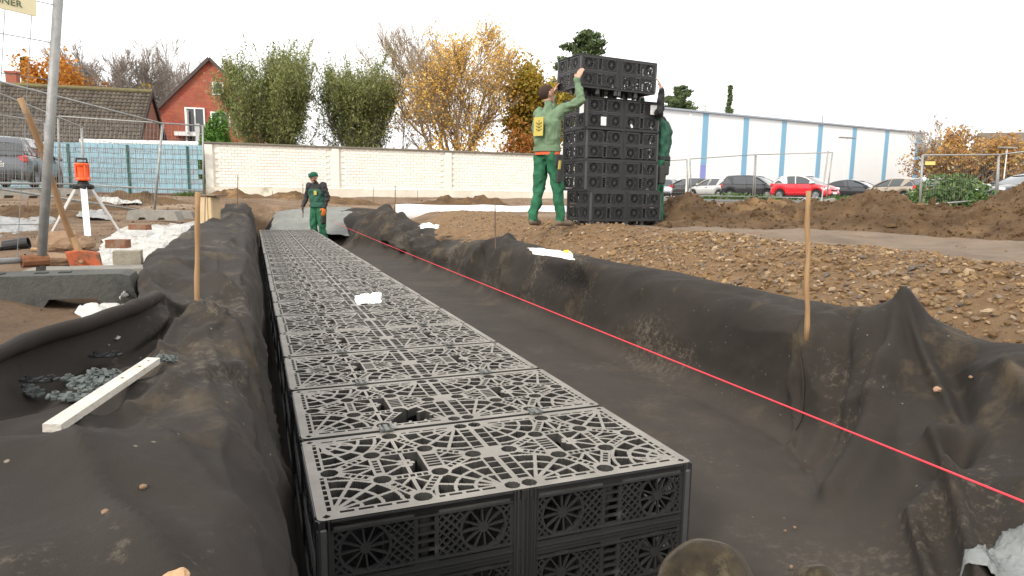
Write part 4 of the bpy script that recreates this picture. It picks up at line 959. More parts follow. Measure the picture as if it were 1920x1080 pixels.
# red brick house gable
def brick_mat(name, c1, c2, mort, sc):
    m = bpy.data.materials.new(name); m.use_nodes = True; N = m.node_tree.nodes; L = m.node_tree.links; b = N['Principled BSDF']
    co = N.new('ShaderNodeTexCoord'); sp = N.new('ShaderNodeSeparateXYZ'); L.new(co.outputs['Object'], sp.inputs[0]); cb = N.new('ShaderNodeCombineXYZ')
    ad = N.new('ShaderNodeMath'); L.new(sp.outputs[0], ad.inputs[0]); L.new(sp.outputs[1], ad.inputs[1]); L.new(ad.outputs[0], cb.inputs[0]); L.new(sp.outputs[2], cb.inputs[1])
    t = N.new('ShaderNodeTexBrick'); t.inputs['Scale'].default_value = sc; t.inputs['Color1'].default_value = (*c1, 1); t.inputs['Color2'].default_value = (*c2, 1); t.inputs['Mortar'].default_value = (*mort, 1)
    t.inputs['Mortar Size'].default_value = .012; t.inputs['Row Height'].default_value = .16; t.inputs['Brick Width'].default_value = .5; L.new(cb.outputs[0], t.inputs['Vector'])
    nn = N.new('ShaderNodeTexNoise'); nn.inputs['Scale'].default_value = 1.3; L.new(co.outputs['Object'], nn.inputs['Vector'])
    mx = N.new('ShaderNodeMix'); mx.data_type = 'RGBA'; mx.blend_type = 'OVERLAY'; mx.inputs['Factor'].default_value = .35; L.new(t.outputs['Color'], mx.inputs['A']); L.new(nn.outputs['Color'], mx.inputs['B'])
    L.new(mx.outputs['Result'], b.inputs['Base Color']); b.inputs['Roughness'].default_value = .9
    bp = N.new('ShaderNodeBump'); bp.inputs['Distance'].default_value = .02; L.new(t.outputs['Fac'], bp.inputs['Height']); bp.invert = True; L.new(bp.outputs[0], b.inputs['Normal'])
    return m
M_red = brick_mat('red_brick', (.34, .070, .040), (.42, .105, .06), (.36, .22, .16), 2.)
M_white = mat('white_paint', (.80, .80, .78), .5)
M_glass = mat('window_glass', (.03, .035, .04), .08, spec=.8)
hp = aty(405, 366, 46); house = empty('brick_house', (hp.x, hp.y, .3), R_(14), 'red brick house with a steep gable and small white windows behind the willow', 'house')
GA = aty(405, 113, 46).z-.3; hw = 6.6; hev = GA-hw*1.02*1.0
mb = MB(); mb.prism([(-hw, 0), (-hw, max(1.5, hev)), (0, GA), (hw, max(1.5, hev)), (hw, 0)], 0, 9, Matrix(((1, 0, 0), (0, 0, 1), (0, 1, 0)))); mb.build('wall', M_red, house, world=False)
ev = max(1.5, hev); sl_ = (GA-ev)/hw
M_droof = mat('dark_roof', (.07, .055, .05), .9, (.10, .08, .07), 6)
for s in (-1, 1):
    mb = MB(); mb.bar((s*(hw+.5), 4.4, ev-.5*sl_+.10), (0, 4.4, GA+.10), 9.3, .2, up=(sl_, 0, s*1)); mb.build('roof', M_droof, house, world=False)
def window(parent, x, z, w, h, name='window', y=-.03, open_=False):
    f = MB(); t = .09
    for dx in (-1, 1): f.box((x+dx*(w/2-t/2), y, z), (t, .1, h))
    for dz in (-1, 1): f.box((x, y-.002, z+dz*(h/2-t/2)), (w-2*t, .1, t))
    if w > 1.2: f.box((x, y-.004, z), (t, .1, h-2*t))
    fo = f.build(name, M_white, parent, world=False)
    g = MB(); g.box((x, y+.02, z), (w-2*t, .03, h-2*t)); g.build('pane', M_glass, fo, world=False)
    return fo
def hx(px, py): q = aty(px, py, 45.8); v = Matrix.Rotation(-R_(14), 3, 'Z') @ (q-Vector((hp.x, hp.y, .3))); return v.x, v.z
x, z = hx(407, 165); window(house, x, z, .72, .85)
x, z = hx(412, 223); window(house, x, z, 1.25, 1.0)
x, z = hx(367, 236); window(house, x, z, 1.25, 2.4)
x, z = hx(355, 230); mb = MB(); mb.box((x, -.34, z), (.06, .55, 1.5)); mb.box((x, -.36, z+.73), (.08, .6, .08)); mb.box((x, -.36, z-.73), (.08, .6, .08)); mb.build('open_sash', M_white, house, world=False)
x, z = hx(356, 252); mb = MB(); mb.box((x, -.25, z), (1.7, .3, .28)); mb.build('window_box', M_white, house, world=False)
x, z = hx(425, 122); mb = MB(); M45 = Matrix.Rotation(R_(75), 3, 'X') @ Matrix.Rotation(R_(15), 3, 'Y'); mb.lathe((x, .4, z), [(.01, -.06), (.2, -.04), (.36, .02), (.42, .08), (.40, .09), (.2, -.01), (.01, -.03)], 18, M45); mb.tube([(x, .5, z-.6), (x, .45, z)], .03, 6); mb.build('satellite_dish', mat('dish_grey', (.42, .42, .41), .6), house, world=False)
x, z = hx(414, 118); mb = MB(); mb.box((x, 3, z+.1), (.55, .6, .9)); mb.build('chimney', M_droof, house, world=False)
# white flat-roofed shed edge between fence and house
sp_ = aty(330, 366, 31); shed = empty('shed', (sp_.x, sp_.y, .3), R_(8), 'low shed with a white roof edge peeping over the blue fence', 'shed')
mb = MB(); mb.box((-1.2, 1.5, 1.1), (5.2, 3, 2.2)); mb.build('wall', M_bwall, shed, world=False)
mb = MB(); mb.box((-1.2, 1.5, 2.32), (5.5, 3.3, .22), ch=.02); mb.build('roof', M_white, shed, world=False)
x = .95; mb = MB(); mb.box((x, .6, 2.7), (.2, .2, 1.2)); mb.build('stove_pipe', mat('zinc', (.38, .38, .37), .5, metal=.6), shed, world=False)

# big white hall with blue stripes
M_hall = mat('white_panel', (.80, .80, .79), .6, (.77, .77, .765), 1, .05, 4)
M_stripe = mat('blue_stripe', (.20, .39, .54), .6); M_stripe2 = mat('violet_stripe', (.24, .26, .55), .6)
M_trim = mat('roof_trim', (.34, .37, .41), .6)
qb = aty(1722, 372, 78); qa = aty(1253, 370, 60.3); qa = qa-(qb-qa).normalized()*9; hv = Vector((qb.x-qa.x, qb.y-qa.y, 0)); HL = hv.length
zt = aty(1722, 250, 78).z-.3
hall = empty('industrial_hall', (qa.x, qa.y, .3), math.atan2(hv.y, hv.x), 'large windowless white hall with vertical blue stripes behind the car park', 'hall')
mb = MB(); mb.box((HL/2, 10, zt/2), (HL, 20, zt)); mb.build('wall', M_hall, hall, world=False)
def hall_u(px):
    a = ray(px, 300); d = Vector((a.x, a.y)); n2 = Vector((-hv.y, hv.x)); A2 = Vector((qa.x, qa.y)); q = d*(A2.dot(n2)/d.dot(n2)); return (q-A2).dot(Vector((hv.x, hv.y)).normalized())
for i, px in enumerate((1319, 1395, 1466, 1534, 1598, 1659, 1718)):
    u = hall_u(px); w = .66
    if i == 0:
        mb = MB(); mb.box((u, -.02, zt*.70), (w, .05, zt*.58)); mb.build('stripe', M_stripe, hall, world=False)
        mb = MB(); mb.box((u-.02, -.02, zt*.2), (w, .052, zt*.41)); mb.build('stripe', M_stripe2, hall, world=False)
    else:
        mb = MB(); mb.box((u, -.02, zt*.49), (w*(1.35 if i == 6 else 1), .05, zt*.985)); mb.build('stripe', M_stripe, hall, world=False)
mb = MB(); mb.box((HL/2, 9.9, zt+.05), (HL+.2, 20.3, .15)); mb.build('roof_trim', M_trim, hall, world=False)
for i in range(1, 24): 
    pass
M_metal = mat('galvanised', (.24, .24, .23), .5, (.36, .36, .345), 14, .25, 60, metal=.35, c3=(.20, .17, .14), s3=9, t3=.62)
u = hall_u(1578); mb = MB(); mb.tube([(u, -.1, zt+.25), (u, -.3, zt+.9), (u+.8, -.4, zt+.95)], .05, 6); mb.box((u+.9, -.4, zt+.85), (.3, .3, .3)); mb.build('roof_lamp', M_white, hall, world=False)
u = hall_u(1581-40); mb = MB(); mb.box((u, .3, zt+.55), (.12, .12, .7)); mb.build('vent_pipe', M_trim, hall, world=False)

# house at the far right
rp_ = aty(1960, 372, 62); rh = empty('dormer_house', (rp_.x, rp_.y, .3), R_(-20), 'house with a brown roof, dormer and yellow wall at the far right', 'house')
mb = MB(); mb.box((0, 4, 1.6), (9, 8, 3.2)); mb.build('wall', mat('yellow_render', (.62, .43, .2), .9), rh, world=False)
mb = MB(); mb.prism([(-1, 2.6), (4, 7.0), (9, 2.6)], -4.9, 4.9, Matrix(((0, 0, 1), (1, 0, 0), (0, 1, 0)))); mb.build('roof', mat('brown_roof', (.12, .095, .075), .9, (.16, .13, .10), 8), rh, world=False)
mb = MB(); mb.box((-1.8, .8, 4.2), (1.3, 1.6, 1.1)); f = mb.build('dormer', M_white, rh, world=False); mb = MB(); mb.box((-1.8, -.02, 4.2), (.9, .05, .7)); mb.build('pane', M_glass, f, world=False)

# ================================================================== CONSTRUCTION FENCES
M_galv = M_metal
M_foot = mat('fence_foot_concrete', (.19, .18, .155), .9, (.28, .262, .225), 7, .5, 50, c3=(.21, .19, .17), s3=3, t3=.55)
M_rust = mat('rusty_clamp', (.16, .06, .025), .9, (.25, .11, .05), 30)
def mesh_panel(name, bl, br, tl, tr, label, group, r=.019, nv=34, nh=9, posts=(1, 1), wire=.0018, rail_top=True):
    bl, br, tl, tr = map(Vector, (bl, br, tl, tr))
    t = empty(name, bl, 0, label, 'mesh fence', group)
    for k, (a, b) in enumerate(((bl, tl), (br, tr))):
        if posts[k]: mb = MB(); mb.tube([a, a+(b-a)*.5, b], r, 10); mb.build('post', M_galv, t, smooth=True)
    for k, (a, b) in enumerate(((tl, tr), (bl+(tl-bl)*.06, br+(tr-br)*.06))):
        mb = MB(); mb.tube([a, b], r*.75, 8); mb.build('rail', M_galv, t, smooth=True)
    mb = MB()
    for i in range(1, nv):
        f = i/nv; mb.tube([bl+(br-bl)*f+(tl-bl)*.06, tl+(tr-tl)*f], wire, 3, cap=False)
    for j in range(1, nh):
        f = .06+.94*j/nh; mb.tube([bl+(tl-bl)*f, br+(tr-br)*f], wire*1.15, 3, cap=False)
    mb.build('wire_mesh', M_galv, t)
    return t
GF = 'mobile mesh fence panels round the site'
# nearest panel: leaning pole at its right end
n0 = aty(76, 519, 3.50); n1 = aty(113, -60, 3.56); dv = Vector((-.62, -.785, .0)); LP_ = 2.2
near = mesh_panel('mesh_fence', n0+dv*LP_+Vector((0, 0, .0)), n0, n1+dv*LP_+Vector((0, 0, .06)), n1, 'nearest mesh fence panel with a thick leaning pole and a beige sign at top left', GF, r=.0225, nv=20, nh=8, wire=.0022)
mb = MB(); q = n0+(n1-n0)*.055; mb.tube([q-dv*.03, q+dv*.09], .034, 10); mb.build('clamp', M_rust, near)
# sign on that panel
sgc = aty(18, 4, 3.38)
Ms = Matrix.Translation(sgc) @ Matrix(((.62, 0, .785, 0), (.785, 0, -.62, 0), (0, 1, 0, 0), (0, 0, 0, 1)))
Ms = Ms @ Matrix.Rotation(R_(-3), 4, 'Z')
sg = MB(); sg.box((-.16, .06, 0), (.54, .20, .006), ch=.002); me = sg.mesh('site_sign'); me.transform(Ms.copy())
sign = link_mesh('site_sign', me, mat('sign_beige', (.78, .70, .45), .6), None); tag(sign, 'beige company sign hanging on the nearest mesh fence panel', 'sign')
text_mesh('lettering', 'BAASNER', .045, mat('sign_green', (.10, .14, .08), .6), sign, Ms @ Matrix.Translation((-.045, .0, .005)), .001)
# further panels on the left
def pt(px, py, Y): return aty(px, py, Y)
mesh_panel('mesh_fence', pt(-60, 358, 8.9), pt(288, 409, 12.4), pt(-60, 138, 8.9), pt(305, 232, 12.5), 'mesh fence panel with a tilted post standing right of the laser tripod', GF, r=.024, nv=36, wire=.0022)
mesh_panel('mesh_fence', pt(112, 352, 17.4), pt(382, 366, 18.2), pt(109, 218, 17.4), pt(380, 236, 18.2), 'mesh fence panel running along in front of the blue fence', GF, r=.026, nv=40, wire=.003)
mesh_panel('mesh_fence', pt(-60, 355, 9.8), pt(158, 352, 15.5), pt(-60, 152, 9.8), pt(153, 238, 15.5), 'mesh fence panel whose end post stands right behind the orange laser', GF, r=.028, nv=36, wire=.0024)
mesh_panel('mesh_fence', pt(-70, 368, 12.5), pt(86, 360, 14.6), pt(-70, 206, 12.5), pt(84, 228, 14.6), 'mesh fence panel in front of the grey parked car', GF, r=.022, nv=30, wire=.0024)
# right side panels
rg = aty
def rp2(px, py, Y): return aty(px, py, Y)
mesh_panel('mesh_fence', rp2(1296, 371, 24), rp2(1411, 374, 27), rp2(1294, 298, 24), rp2(1416, 290, 27), 'mesh fence panel between the white lamp pole and the black car', GF, r=.024, nv=32, wire=.0012)
mesh_panel('mesh_fence', rp2(1415, 374, 27), rp2(1549, 377, 25), rp2(1418, 290, 27), rp2(1561, 286, 25), 'mesh fence panel in front of the red car', GF, r=.024, nv=32, wire=.0012)
ls = empty('leaning_post', rp2(1543, 379, 24.6), 0, 'tilted thin fence strut leaning in front of the red car', 'post', None)
mb = MB(); mb.tube([rp2(1540, 379, 24.6), rp2(1553, 283, 24.9)], .028, 8); mb.build('pole', M_galv, ls)
mb = MB(); mb.box(rp2(1540, 379, 24.5), (.95, .24, .13), Matrix.Rotation(R_(-12), 3, 'Y'), ch=.02); mb.build('foot', M_foot, ls)
mesh_panel('mesh_fence', rp2(1724, 391, 12.6), rp2(1866, 378, 15.2), rp2(1730, 291, 12.6), rp2(1873, 290, 15.2), 'mesh fence panel with a yellow tag standing in front of the green bush', GF, r=.022, nv=34, wire=.0009)
tagp = MB(); q = rp2(1744, 306, 12.7); tagp.box(q, (.19, .01, .065)); tagp = tagp.build('yellow_tag', mat('tag_yellow', (.75, .55, .18), .6), None); tag(tagp, 'small yellow tag hanging on the mesh fence by the green bush', 'tag')
mesh_panel('mesh_fence', rp2(1870, 378, 15.2), rp2(2060, 385, 15), rp2(1873, 290, 15.2), rp2(2060, 268, 15), 'mesh fence panel at the right edge of the photo in front of the dark car', GF, r=.022, nv=34, wire=.0009)
mesh_panel('mesh_fence', rp2(1195, 375, 26), rp2(1290, 372, 24), rp2(1195, 305, 26), rp2(1288, 299, 24), 'mesh fence panel just right of the worker behind the tower', GF, r=.026, nv=30, wire=.0017)

# concrete feet
def foot(px, py, Y, sz, rz, label, dark=0, z=None, slots=True):
    p = aty(px, py, Y); p.z = z if z is not None else ground_z(p.x, p.y)
    t = empty('concrete_block', p, rz, label, 'concrete foot', 'concrete fence feet on the left bank')
    mb = MB(); L_, W2, H_ = sz
    mb.prism([(-L_/2, 0), (-L_/2+.04, H_*.92), (-L_/2+.08, H_), (L_/2-.08, H_), (L_/2-.04, H_*.92), (L_/2, 0), (L_/2-.16, 0), (L_/2-.19, H_*.28), (.10, H_*.28), (.07, 0), (-.07, 0), (-.10, H_*.28), (-L_/2+.19, H_*.28), (-L_/2+.16, 0)], -W2/2, W2/2, Matrix(((1, 0, 0), (0, 0, 1), (0, 1, 0))))
    mb.build('block', M_foot2 if dark else M_foot, t, world=False)
    if slots:
        for x in (-.22, -.13, .05, .15): s_ = MB(); s_.box((x, 0, H_+.001), (.05, .055, .006)); s_.build('socket', M_jackd, t, world=False)
    return t
M_foot2 = mat('dark_concrete', (.06, .06, .054), .85, (.10, .098, .088), 6, .5, 50, c3=(.045, .045, .042), s3=3, t3=.55)  # darker grey concrete, used for the foot under the leaning pole
f1 = aty(75, 552, 3.32); 
foot(62, 585, 3.25, (.98, .24, .165), R_(22), 'large dark concrete fence foot under the leaning pole', dark=1, z=-.115)
foot(170, 545, 3.75, (.72, .22, .14), R_(20), 'pale concrete fence foot just behind the dark one', z=-.115, slots=False)
foot(293, 428, 9.4, (.72, .22, .14), R_(2), 'concrete fence foot lying on the white plastic sheet', z=.05, slots=False)
foot(325, 419, 10.6, (.70, .22, .12), R_(8), 'mossy concrete fence foot furthest back, under the tilted post', z=.03, slots=False)
foot(55, 372, 14.5, (1.2, .3, .22), R_(4), 'concrete block under the fence before the grey car', z=aty(55, 372, 14.5).z, slots=False)
foot(125, 366, 16.5, (1.1, .3, .2), R_(4), 'concrete block in front of the blue fence behind the pole', z=aty(125, 368, 16.5).z, slots=False)

# ================================================================== CARS
M_tyre = mat('tyre', (.012, .012, .012), .85); M_rim = mat('rim', (.42, .42, .43), .35, metal=.8); M_cglass = mat('car_glass', (.025, .032, .036), .06, spec=.9, coat=.5)
M_black = mat('black_trim', (.012, .012, .012), .5); M_chrome = mat('chrome', (.6, .6, .6), .15, metal=1.); M_tail = mat('tail_lamp', (.55, .02, .02), .2, coat=.5); M_head = mat('head_lamp', (.75, .77, .8), .12, coat=.6); M_plate = mat('plate', (.85, .85, .83), .5); M_dim = mat('plate_ink', (.02, .02, .02), .6)
paints = {}
def paint(n, c, metal=.0):
    if n not in paints: paints[n] = mat('paint_'+n, c, .3, metal=metal, coat=.8, spec=.5)
    return paints[n]
PROF = {  # (x, z) lower shoulder line and roof line; x = 0 rear .. 1 front
 'hatch': dict(L=3.9, H=1.48, W=1.70, deck=[(0, .62), (.02, .92), (.10, .98), (.45, .96), (.70, .93), (.88, .80), (.97, .66), (1, .45)], roof=[(.015, .94), (.09, 1.36), (.18, 1.45), (.36, 1.48), (.50, 1.43), (.58, 1.30), (.73, .95)], w=(.19, .80)),
 'mini': dict(L=3.6, H=1.50, W=1.72, deck=[(0, .58), (.015, .90), (.10, 1.0), (.45, .98), (.72, .97), (.90, .84), (.98, .68), (1, .42)], roof=[(.03, .98), (.12, 1.34), (.24, 1.47), (.40, 1.50), (.54, 1.45), (.62, 1.34), (.77, .97)], w=(.18, .80)),
 'mpv': dict(L=4.2, H=1.62, W=1.80, deck=[(0, .65), (.015, 1.0), (.08, 1.04), (.45, 1.02), (.74, .98), (.90, .86), (.98, .72), (1, .45)], roof=[(.015, 1.02), (.06, 1.50), (.16, 1.60), (.40, 1.62), (.56, 1.56), (.64, 1.42), (.80, .98)], w=(.18, .80)),
 'coupe': dict(L=4.4, H=1.42, W=1.80, deck=[(0, .62), (.015, .95), (.10, 1.0), (.45, .95), (.70, .92), (.90, .78), (.98, .62), (1, .42)], roof=[(.06, .99), (.20, 1.27), (.34, 1.40), (.44, 1.42), (.52, 1.38), (.60, 1.26), (.75, .93)], w=(.18, .80)),
 'wagon': dict(L=4.5, H=1.48, W=1.78, deck=[(0, .62), (.012, .95), (.10, .98), (.45, .96), (.70, .93), (.90, .80), (.98, .66), (1, .42)], roof=[(.015, .96), (.06, 1.36), (.16, 1.46), (.42, 1.48), (.54, 1.43), (.60, 1.32), (.74, .94)], w=(.18, .79)),
}
def car(px, ybase, Y, style, pnt, rz, label, group, roof=None, plate=None, z=None, scale=1., tail=M_tail):
    P = PROF[style]; L_, W2 = P['L'], P['W']/2
    p = aty(px, ybase, Y); p.z = ground_z(p.x, p.y)+.02 if z is None else z
    t = empty('parked_car', p, rz, label, 'car', group); t.scale = (scale,)*3
    pn = paint(*pnt); nx = 40
    wx = [(-.5+f)*L_ for f in P['w']]; WR = .315
    def width(x):   # plan taper
        f = x/L_+.5; return W2*(1-.20*max(0, (f-.78)/.22)**2-.12*max(0, (.12-f)/.12)**2)
    mb = MB(); secs = []
    for i in range(nx+1):
        f = i/nx; x = (-.5+f)*L_; zt_ = keyed(P['deck'], f); w = width(x); low = .24+.10*max(0, (f-.92)/.08)+.06*max(0, (.06-f)/.06)
        for c in wx:
            if abs(x-c) < WR+.045: low = max(low, math.sqrt(max(0, (WR+.045)**2-(x-c)**2))+.30)
        low = min(low, zt_-.06)
        mid = low+(zt_-low)*.55
        secs.append([(x, -w*.93, low), (x, -w, mid*.6+low*.4), (x, -w*1.0, mid), (x, -w*.955, zt_-.05), (x, -w*.86, zt_), (x, 0, zt_+.025), (x, w*.86, zt_), (x, w*.955, zt_-.05), (x, w, mid), (x, w, mid*.6+low*.4), (x, w*.93, low)])
    m = 11
    for s in secs: mb.v.extend(s)
    for i in range(nx):
        for j in range(m-1): mb.f.append((i*m+j, (i+1)*m+j, (i+1)*m+j+1, i*m+j+1)); mb.mi.append(0)
        mb.f.append((i*m, i*m+m-1, (i+1)*m+m-1, (i+1)*m)); mb.mi.append(0)
    mb.f.append(tuple(range(m))); mb.f.append(tuple(reversed(range(nx*m, nx*m+m)))); mb.mi += [0, 0]
    mb.build('body', pn, t, world=False, smooth=True)
    # glasshouse and roof skin
    ro = P['roof']; x0, x1 = ro[0][0], ro[-1][0]; g = MB(); k = 26; gs = []; rs = []
    for i in range(k+1):
        f = x0+(x1-x0)*i/k; x = (-.5+f)*L_; zr = keyed(ro, f); zd = keyed(P['deck'], f)-.01; zr = max(zr, zd+.01); hh = (zr-zd)
        wt = width(x)*(.90-.20*min(1, hh/.5)); wb = width(x)*.93
        gs.append([(x, -wb, zd), (x, -(wt+(wb-wt)*.12), zd+hh*.88), (x, -wt*.9, zr-.012), (x, wt*.9, zr-.012), (x, (wt+(wb-wt)*.12), zd+hh*.88), (x, wb, zd)])
        rs.append((x, wt, wb, zd, zr, hh))
    for s in gs: g.v.extend(s)
    for i in range(k):
        for j in range(5): g.f.append((i*6+j, (i+1)*6+j, (i+1)*6+j+1, i*6+j+1)); g.mi.append(0)
    g.build('glasshouse', M_cglass, t, world=False, smooth=True)
    rf = MB(); i0 = next(i for i in range(k) if rs[i][5] > .30*(1 if style != 'coupe' else .9)); i1 = max(i for i in range(k) if rs[i][4] > P['H']-.10)
    ring = []
    for i in range(i0, i1+1):
        x, wt, wb, zd, zr, hh = rs[i]; ring.append([(x, -(wt+(wb-wt)*.13)-.008, zd+hh*.86), (x, -wt*.95, zr-.012), (x, -wt*.6, zr+.012), (x, 0, zr+.022), (x, wt*.6, zr+.012), (x, wt*.95, zr-.012), (x, (wt+(wb-wt)*.13)+.008, zd+hh*.86)])
    for s in ring: rf.v.extend(s)
    for i in range(len(ring)-1):
        for j in range(6): rf.f.append((i*7+j, (i+1)*7+j, (i+1)*7+j+1, i*7+j+1)); rf.mi.append(0)
    rfm = roof or pn
    # pillars
    for s in (-1, 1):
        def side_pt(f, up, out=.012):
            x = (-.5+f)*L_; zr = max(keyed(ro, f), keyed(P['deck'], f)); zd = keyed(P['deck'], f)-.01; hh = zr-zd; wt = width(x)*(.90-.20*min(1, hh/.5)); wb = width(x)*.93; u = min(up, .88)/.88
            return Vector((x, s*((wb+(wt+(wb-wt)*.12-wb)*u)+out), zd+hh*up))
        ap = [(-.5+ro[i][0])*L_ for i in range(len(ro))]
        a0 = side_pt(ro[-1][0]-.012, .5); 
        pr_ = [side_pt(ro[-1][0]-(ro[-1][0]-ro[-3][0])*q, .86) for q in (.1, .4, .7, 1.)]
        rf.tube(pr_, .035, 5)
        for f in (.43,): rf.tube([side_pt(f+.02, 0), side_pt(f, .5), side_pt(f-.012, .88)], .032, 5)
        fr_ = x0+(ro[2][0]-x0)*.9
        rf.add([side_pt(x0+.02, .0), side_pt(fr_+.09, .0), side_pt(fr_+.05, .86), side_pt(fr_-.02, .86), side_pt(x0+.05, .7)], [(0, 1, 2, 3, 4) if s < 0 else (4, 3, 2, 1, 0)])
    rf.build('roof', rfm, t, world=False, smooth=False)
    # wheels
    wm = MB(); wm.lathe((0, 0, 0), [(.20, -.085), (.29, -.09), (WR, -.06), (WR, .06), (.29, .09), (.20, .085)], 22, Matrix.Rotation(R_(90), 3, 'X'))
    rm = MB(); Mx = Matrix.Rotation(R_(90), 3, 'X')
    rm.lathe((0, 0, 0), [(.20, -.085), (.205, -.05), (.19, -.03), (.02, -.03)], 20, Mx); rm.lathe((0, 0, 0), [(.20, .085), (.205, .05), (.19, .03), (.02, .03)], 20, Mx)
    for j in range(6):
        a = j*math.pi/3; d = Vector((math.cos(a), 0, math.sin(a)))
        for s in (-1, 1): rm.bar(d*.02+Vector((0, s*.06, 0)), d*.2+Vector((0, s*.07, 0)), .05, .03, up=(0, 1, 0))
    wme = wm.mesh('tyre'); wme.materials.append(M_tyre); rme = rm.mesh('rim'); rme.materials.append(M_rim)
    for c in wx:
        for s in (-1, 1):
            w_ = child('wheel', wme, t, (c, s*(W2-.10), WR)); child('rim', rme, w_)
    # lamps, plates, mirrors, handles, bumper trims
    for s in (-1, 1):
        xh = (-.5+.955)*L_; wv = width(xh); b_ = MB(); b_.box((xh-.02, s*(wv*.80), .70), (.24, .30, .15), Matrix.Rotation(s*-.45, 3, 'Z'), ch=.04); b_.build('headlight', M_head, t, world=False)
        xr = (-.5+.022)*L_; wv = width(xr); b_ = MB(); b_.box((xr+.04, s*(wv*.86), .90), (.16, .30, .22), Matrix.Rotation(s*.3, 3, 'Z'), ch=.04); b_.build('tail_light', tail, t, world=False)
        xm = (-.5+P['roof'][-1][0]-.055)*L_; b_ = MB(); b_.box((xm, s*(W2+.06), 1.02), (.13, .19, .13), ch=.04); b_.build('mirror', roof or pn, t, world=False)
        xd = .0; b_ = MB(); b_.box((-.02*L_, s*(W2+.002), .80), (.17, .03, .03), ch=.008); b_.build('handle', M_black if roof is None else pn, t, world=False)
        b_ = MB(); b_.bar((wx[0]+.4, s*(W2*.96), .245), (wx[1]-.4, s*(W2*.96), .245), .06, .09); b_.build('sill', M_black, t, world=False)
        for fx in (.455, .70): b_ = MB(); b_.bar(((-.5+fx)*L_, s*(W2*1.0+.001), .36), ((-.5+fx)*L_, s*(W2*.965+.001), .92), .012, .010); b_.build('door_gap', M_black, t, world=False)
    xf = L_/2; b_ = MB(); b_.box((xf-.035, 0, .36), (.12, W2*1.25, .16), ch=.03); b_.build('lower_grille', M_black, t, world=False)
    b_ = MB(); b_.box((xf-.055, 0, .60), (.10, W2*.80, .09), ch=.02); b_.build('grille', M_black, t, world=False)
    b_ = MB(); b_.box((xf-.02, 0, .62), (.09, W2*.75, .02)); b_.lathe((xf+.02, 0, .62), [(.01, -.015), (.055, -.01), (.055, .01), (.01, .015)], 12, Matrix.Rotation(R_(90), 3, 'Y')); b_.build('grille_bar', M_chrome, t, world=False)
    b_ = MB(); b_.box((xf+.018, 0, .44), (.02, .50, .11)); b_.build('number_plate', M_plate, t, world=False)
    b_ = MB(); b_.box((-xf-.008, 0, .70), (.02, .52, .115)); pl = b_.build('number_plate', M_plate, t, world=False)
    b_ = MB(); b_.box((-xf+.05, 0, .36), (.16, W2*1.5, .20), ch=.04); b_.build('rear_bumper', M_black, t, world=False)
    b_ = MB(); b_.box((-xf-.012, 0, .80), (.03, .42, .03)); b_.build('boot_handle', M_chrome, t, world=False)
    if plate:
        Mp = t.matrix_basis @ Matrix.Translation((-xf-.022, 0, .70)) @ Matrix(((0, 0, -1, 0), (-1, 0, 0, 0), (0, 1, 0, 0), (0, 0, 0, 1)))
        text_mesh('plate_text', plate, .105, M_dim, pl, Mp, .002)
    return t
CG = 'cars parked in front of the white hall'
# grey car behind the left fences, rear to the camera
cz = aty(60, 352, 22.5).z
car(38, 352, 23.2, 'mpv', ('greyblue', (.10, .11, .125), .4), R_(110), 'dark grey hatchback with red tail lights parked before the blue fence', 'cars parked by the blue fence', plate='GA BA 300', z=cz+.0, scale=1.02)
car(1507, 378, 40, 'mini', ('red', (.70, .012, .025)), R_(-50), 'small bright red car with a white roof', CG, roof=M_white)
car(1414, 372, 45, 'mpv', ('black', (.018, .018, .022)), R_(-45), 'black tall hatchback left of the red car', CG)
car(1604, 372, 45, 'coupe', ('black', (.018, .018, .022)), R_(-48), 'low black coupe right of the red car', CG)
car(1253, 370, 52, 'hatch', ('silver', (.42, .42, .45), .4), R_(62), 'silver hatchback seen from behind at the left end of the parked row', CG)
car(1290, 369, 50, 'wagon', ('charcoal', (.035, .035, .032), .2), R_(130), 'charcoal car parked behind the white lamp pole', CG)
car(1336, 369, 48, 'hatch', ('pearl', (.60, .59, .57), .3), R_(122), 'pale silver coupe with its rear turned to the right', CG)
car(1361, 367, 56, 'hatch', ('brown', (.05, .035, .03), .2), R_(150), 'dark brown car between the pale coupe and black hatchback', CG)
car(1672, 372, 43, 'hatch', ('beige', (.36, .30, .23), .4), R_(118), 'beige hatchback with a tall red tail light', CG)
car(1722, 374, 46, 'hatch', ('bluegrey', (.30, .34, .38), .3), R_(140), 'blue grey car behind the fence post', CG)
car(1760, 374, 47, 'coupe', ('white', (.72, .72, .72)), R_(-30), 'white car left of the dark estate', CG)
car(1806, 376, 42, 'wagon', ('anthracite', (.05, .052, .055), .3), R_(-20), 'dark estate car behind the green bush', CG)
car(1845, 374, 50, 'coupe', ('white', (.72, .72, .72)), R_(-30), 'white car half hidden behind the dark estate', CG)
car(1925, 379, 30, 'coupe', ('darkgrey', (.03, .03, .033)), R_(188), 'dark grey car at the right edge behind the dirt mound', CG)
car(1465, 369, 60, 'wagon', ('black', (.018, .018, .022)), R_(170), 'black car mostly hidden behind the red one', CG)
car(1558, 369, 60, 'wagon', ('charcoal', (.035, .035, .032), .2), R_(165), 'charcoal car far behind between the red car and the coupe', CG)
car(1880, 373, 60, 'hatch', ('white', (.72, .72, .72)), R_(175), 'white car far back near the yellow house', CG)
car(1695, 370, 62, 'wagon', ('silver', (.42, .42, .45), .4), R_(170), 'silver car far behind the beige hatchback', CG)

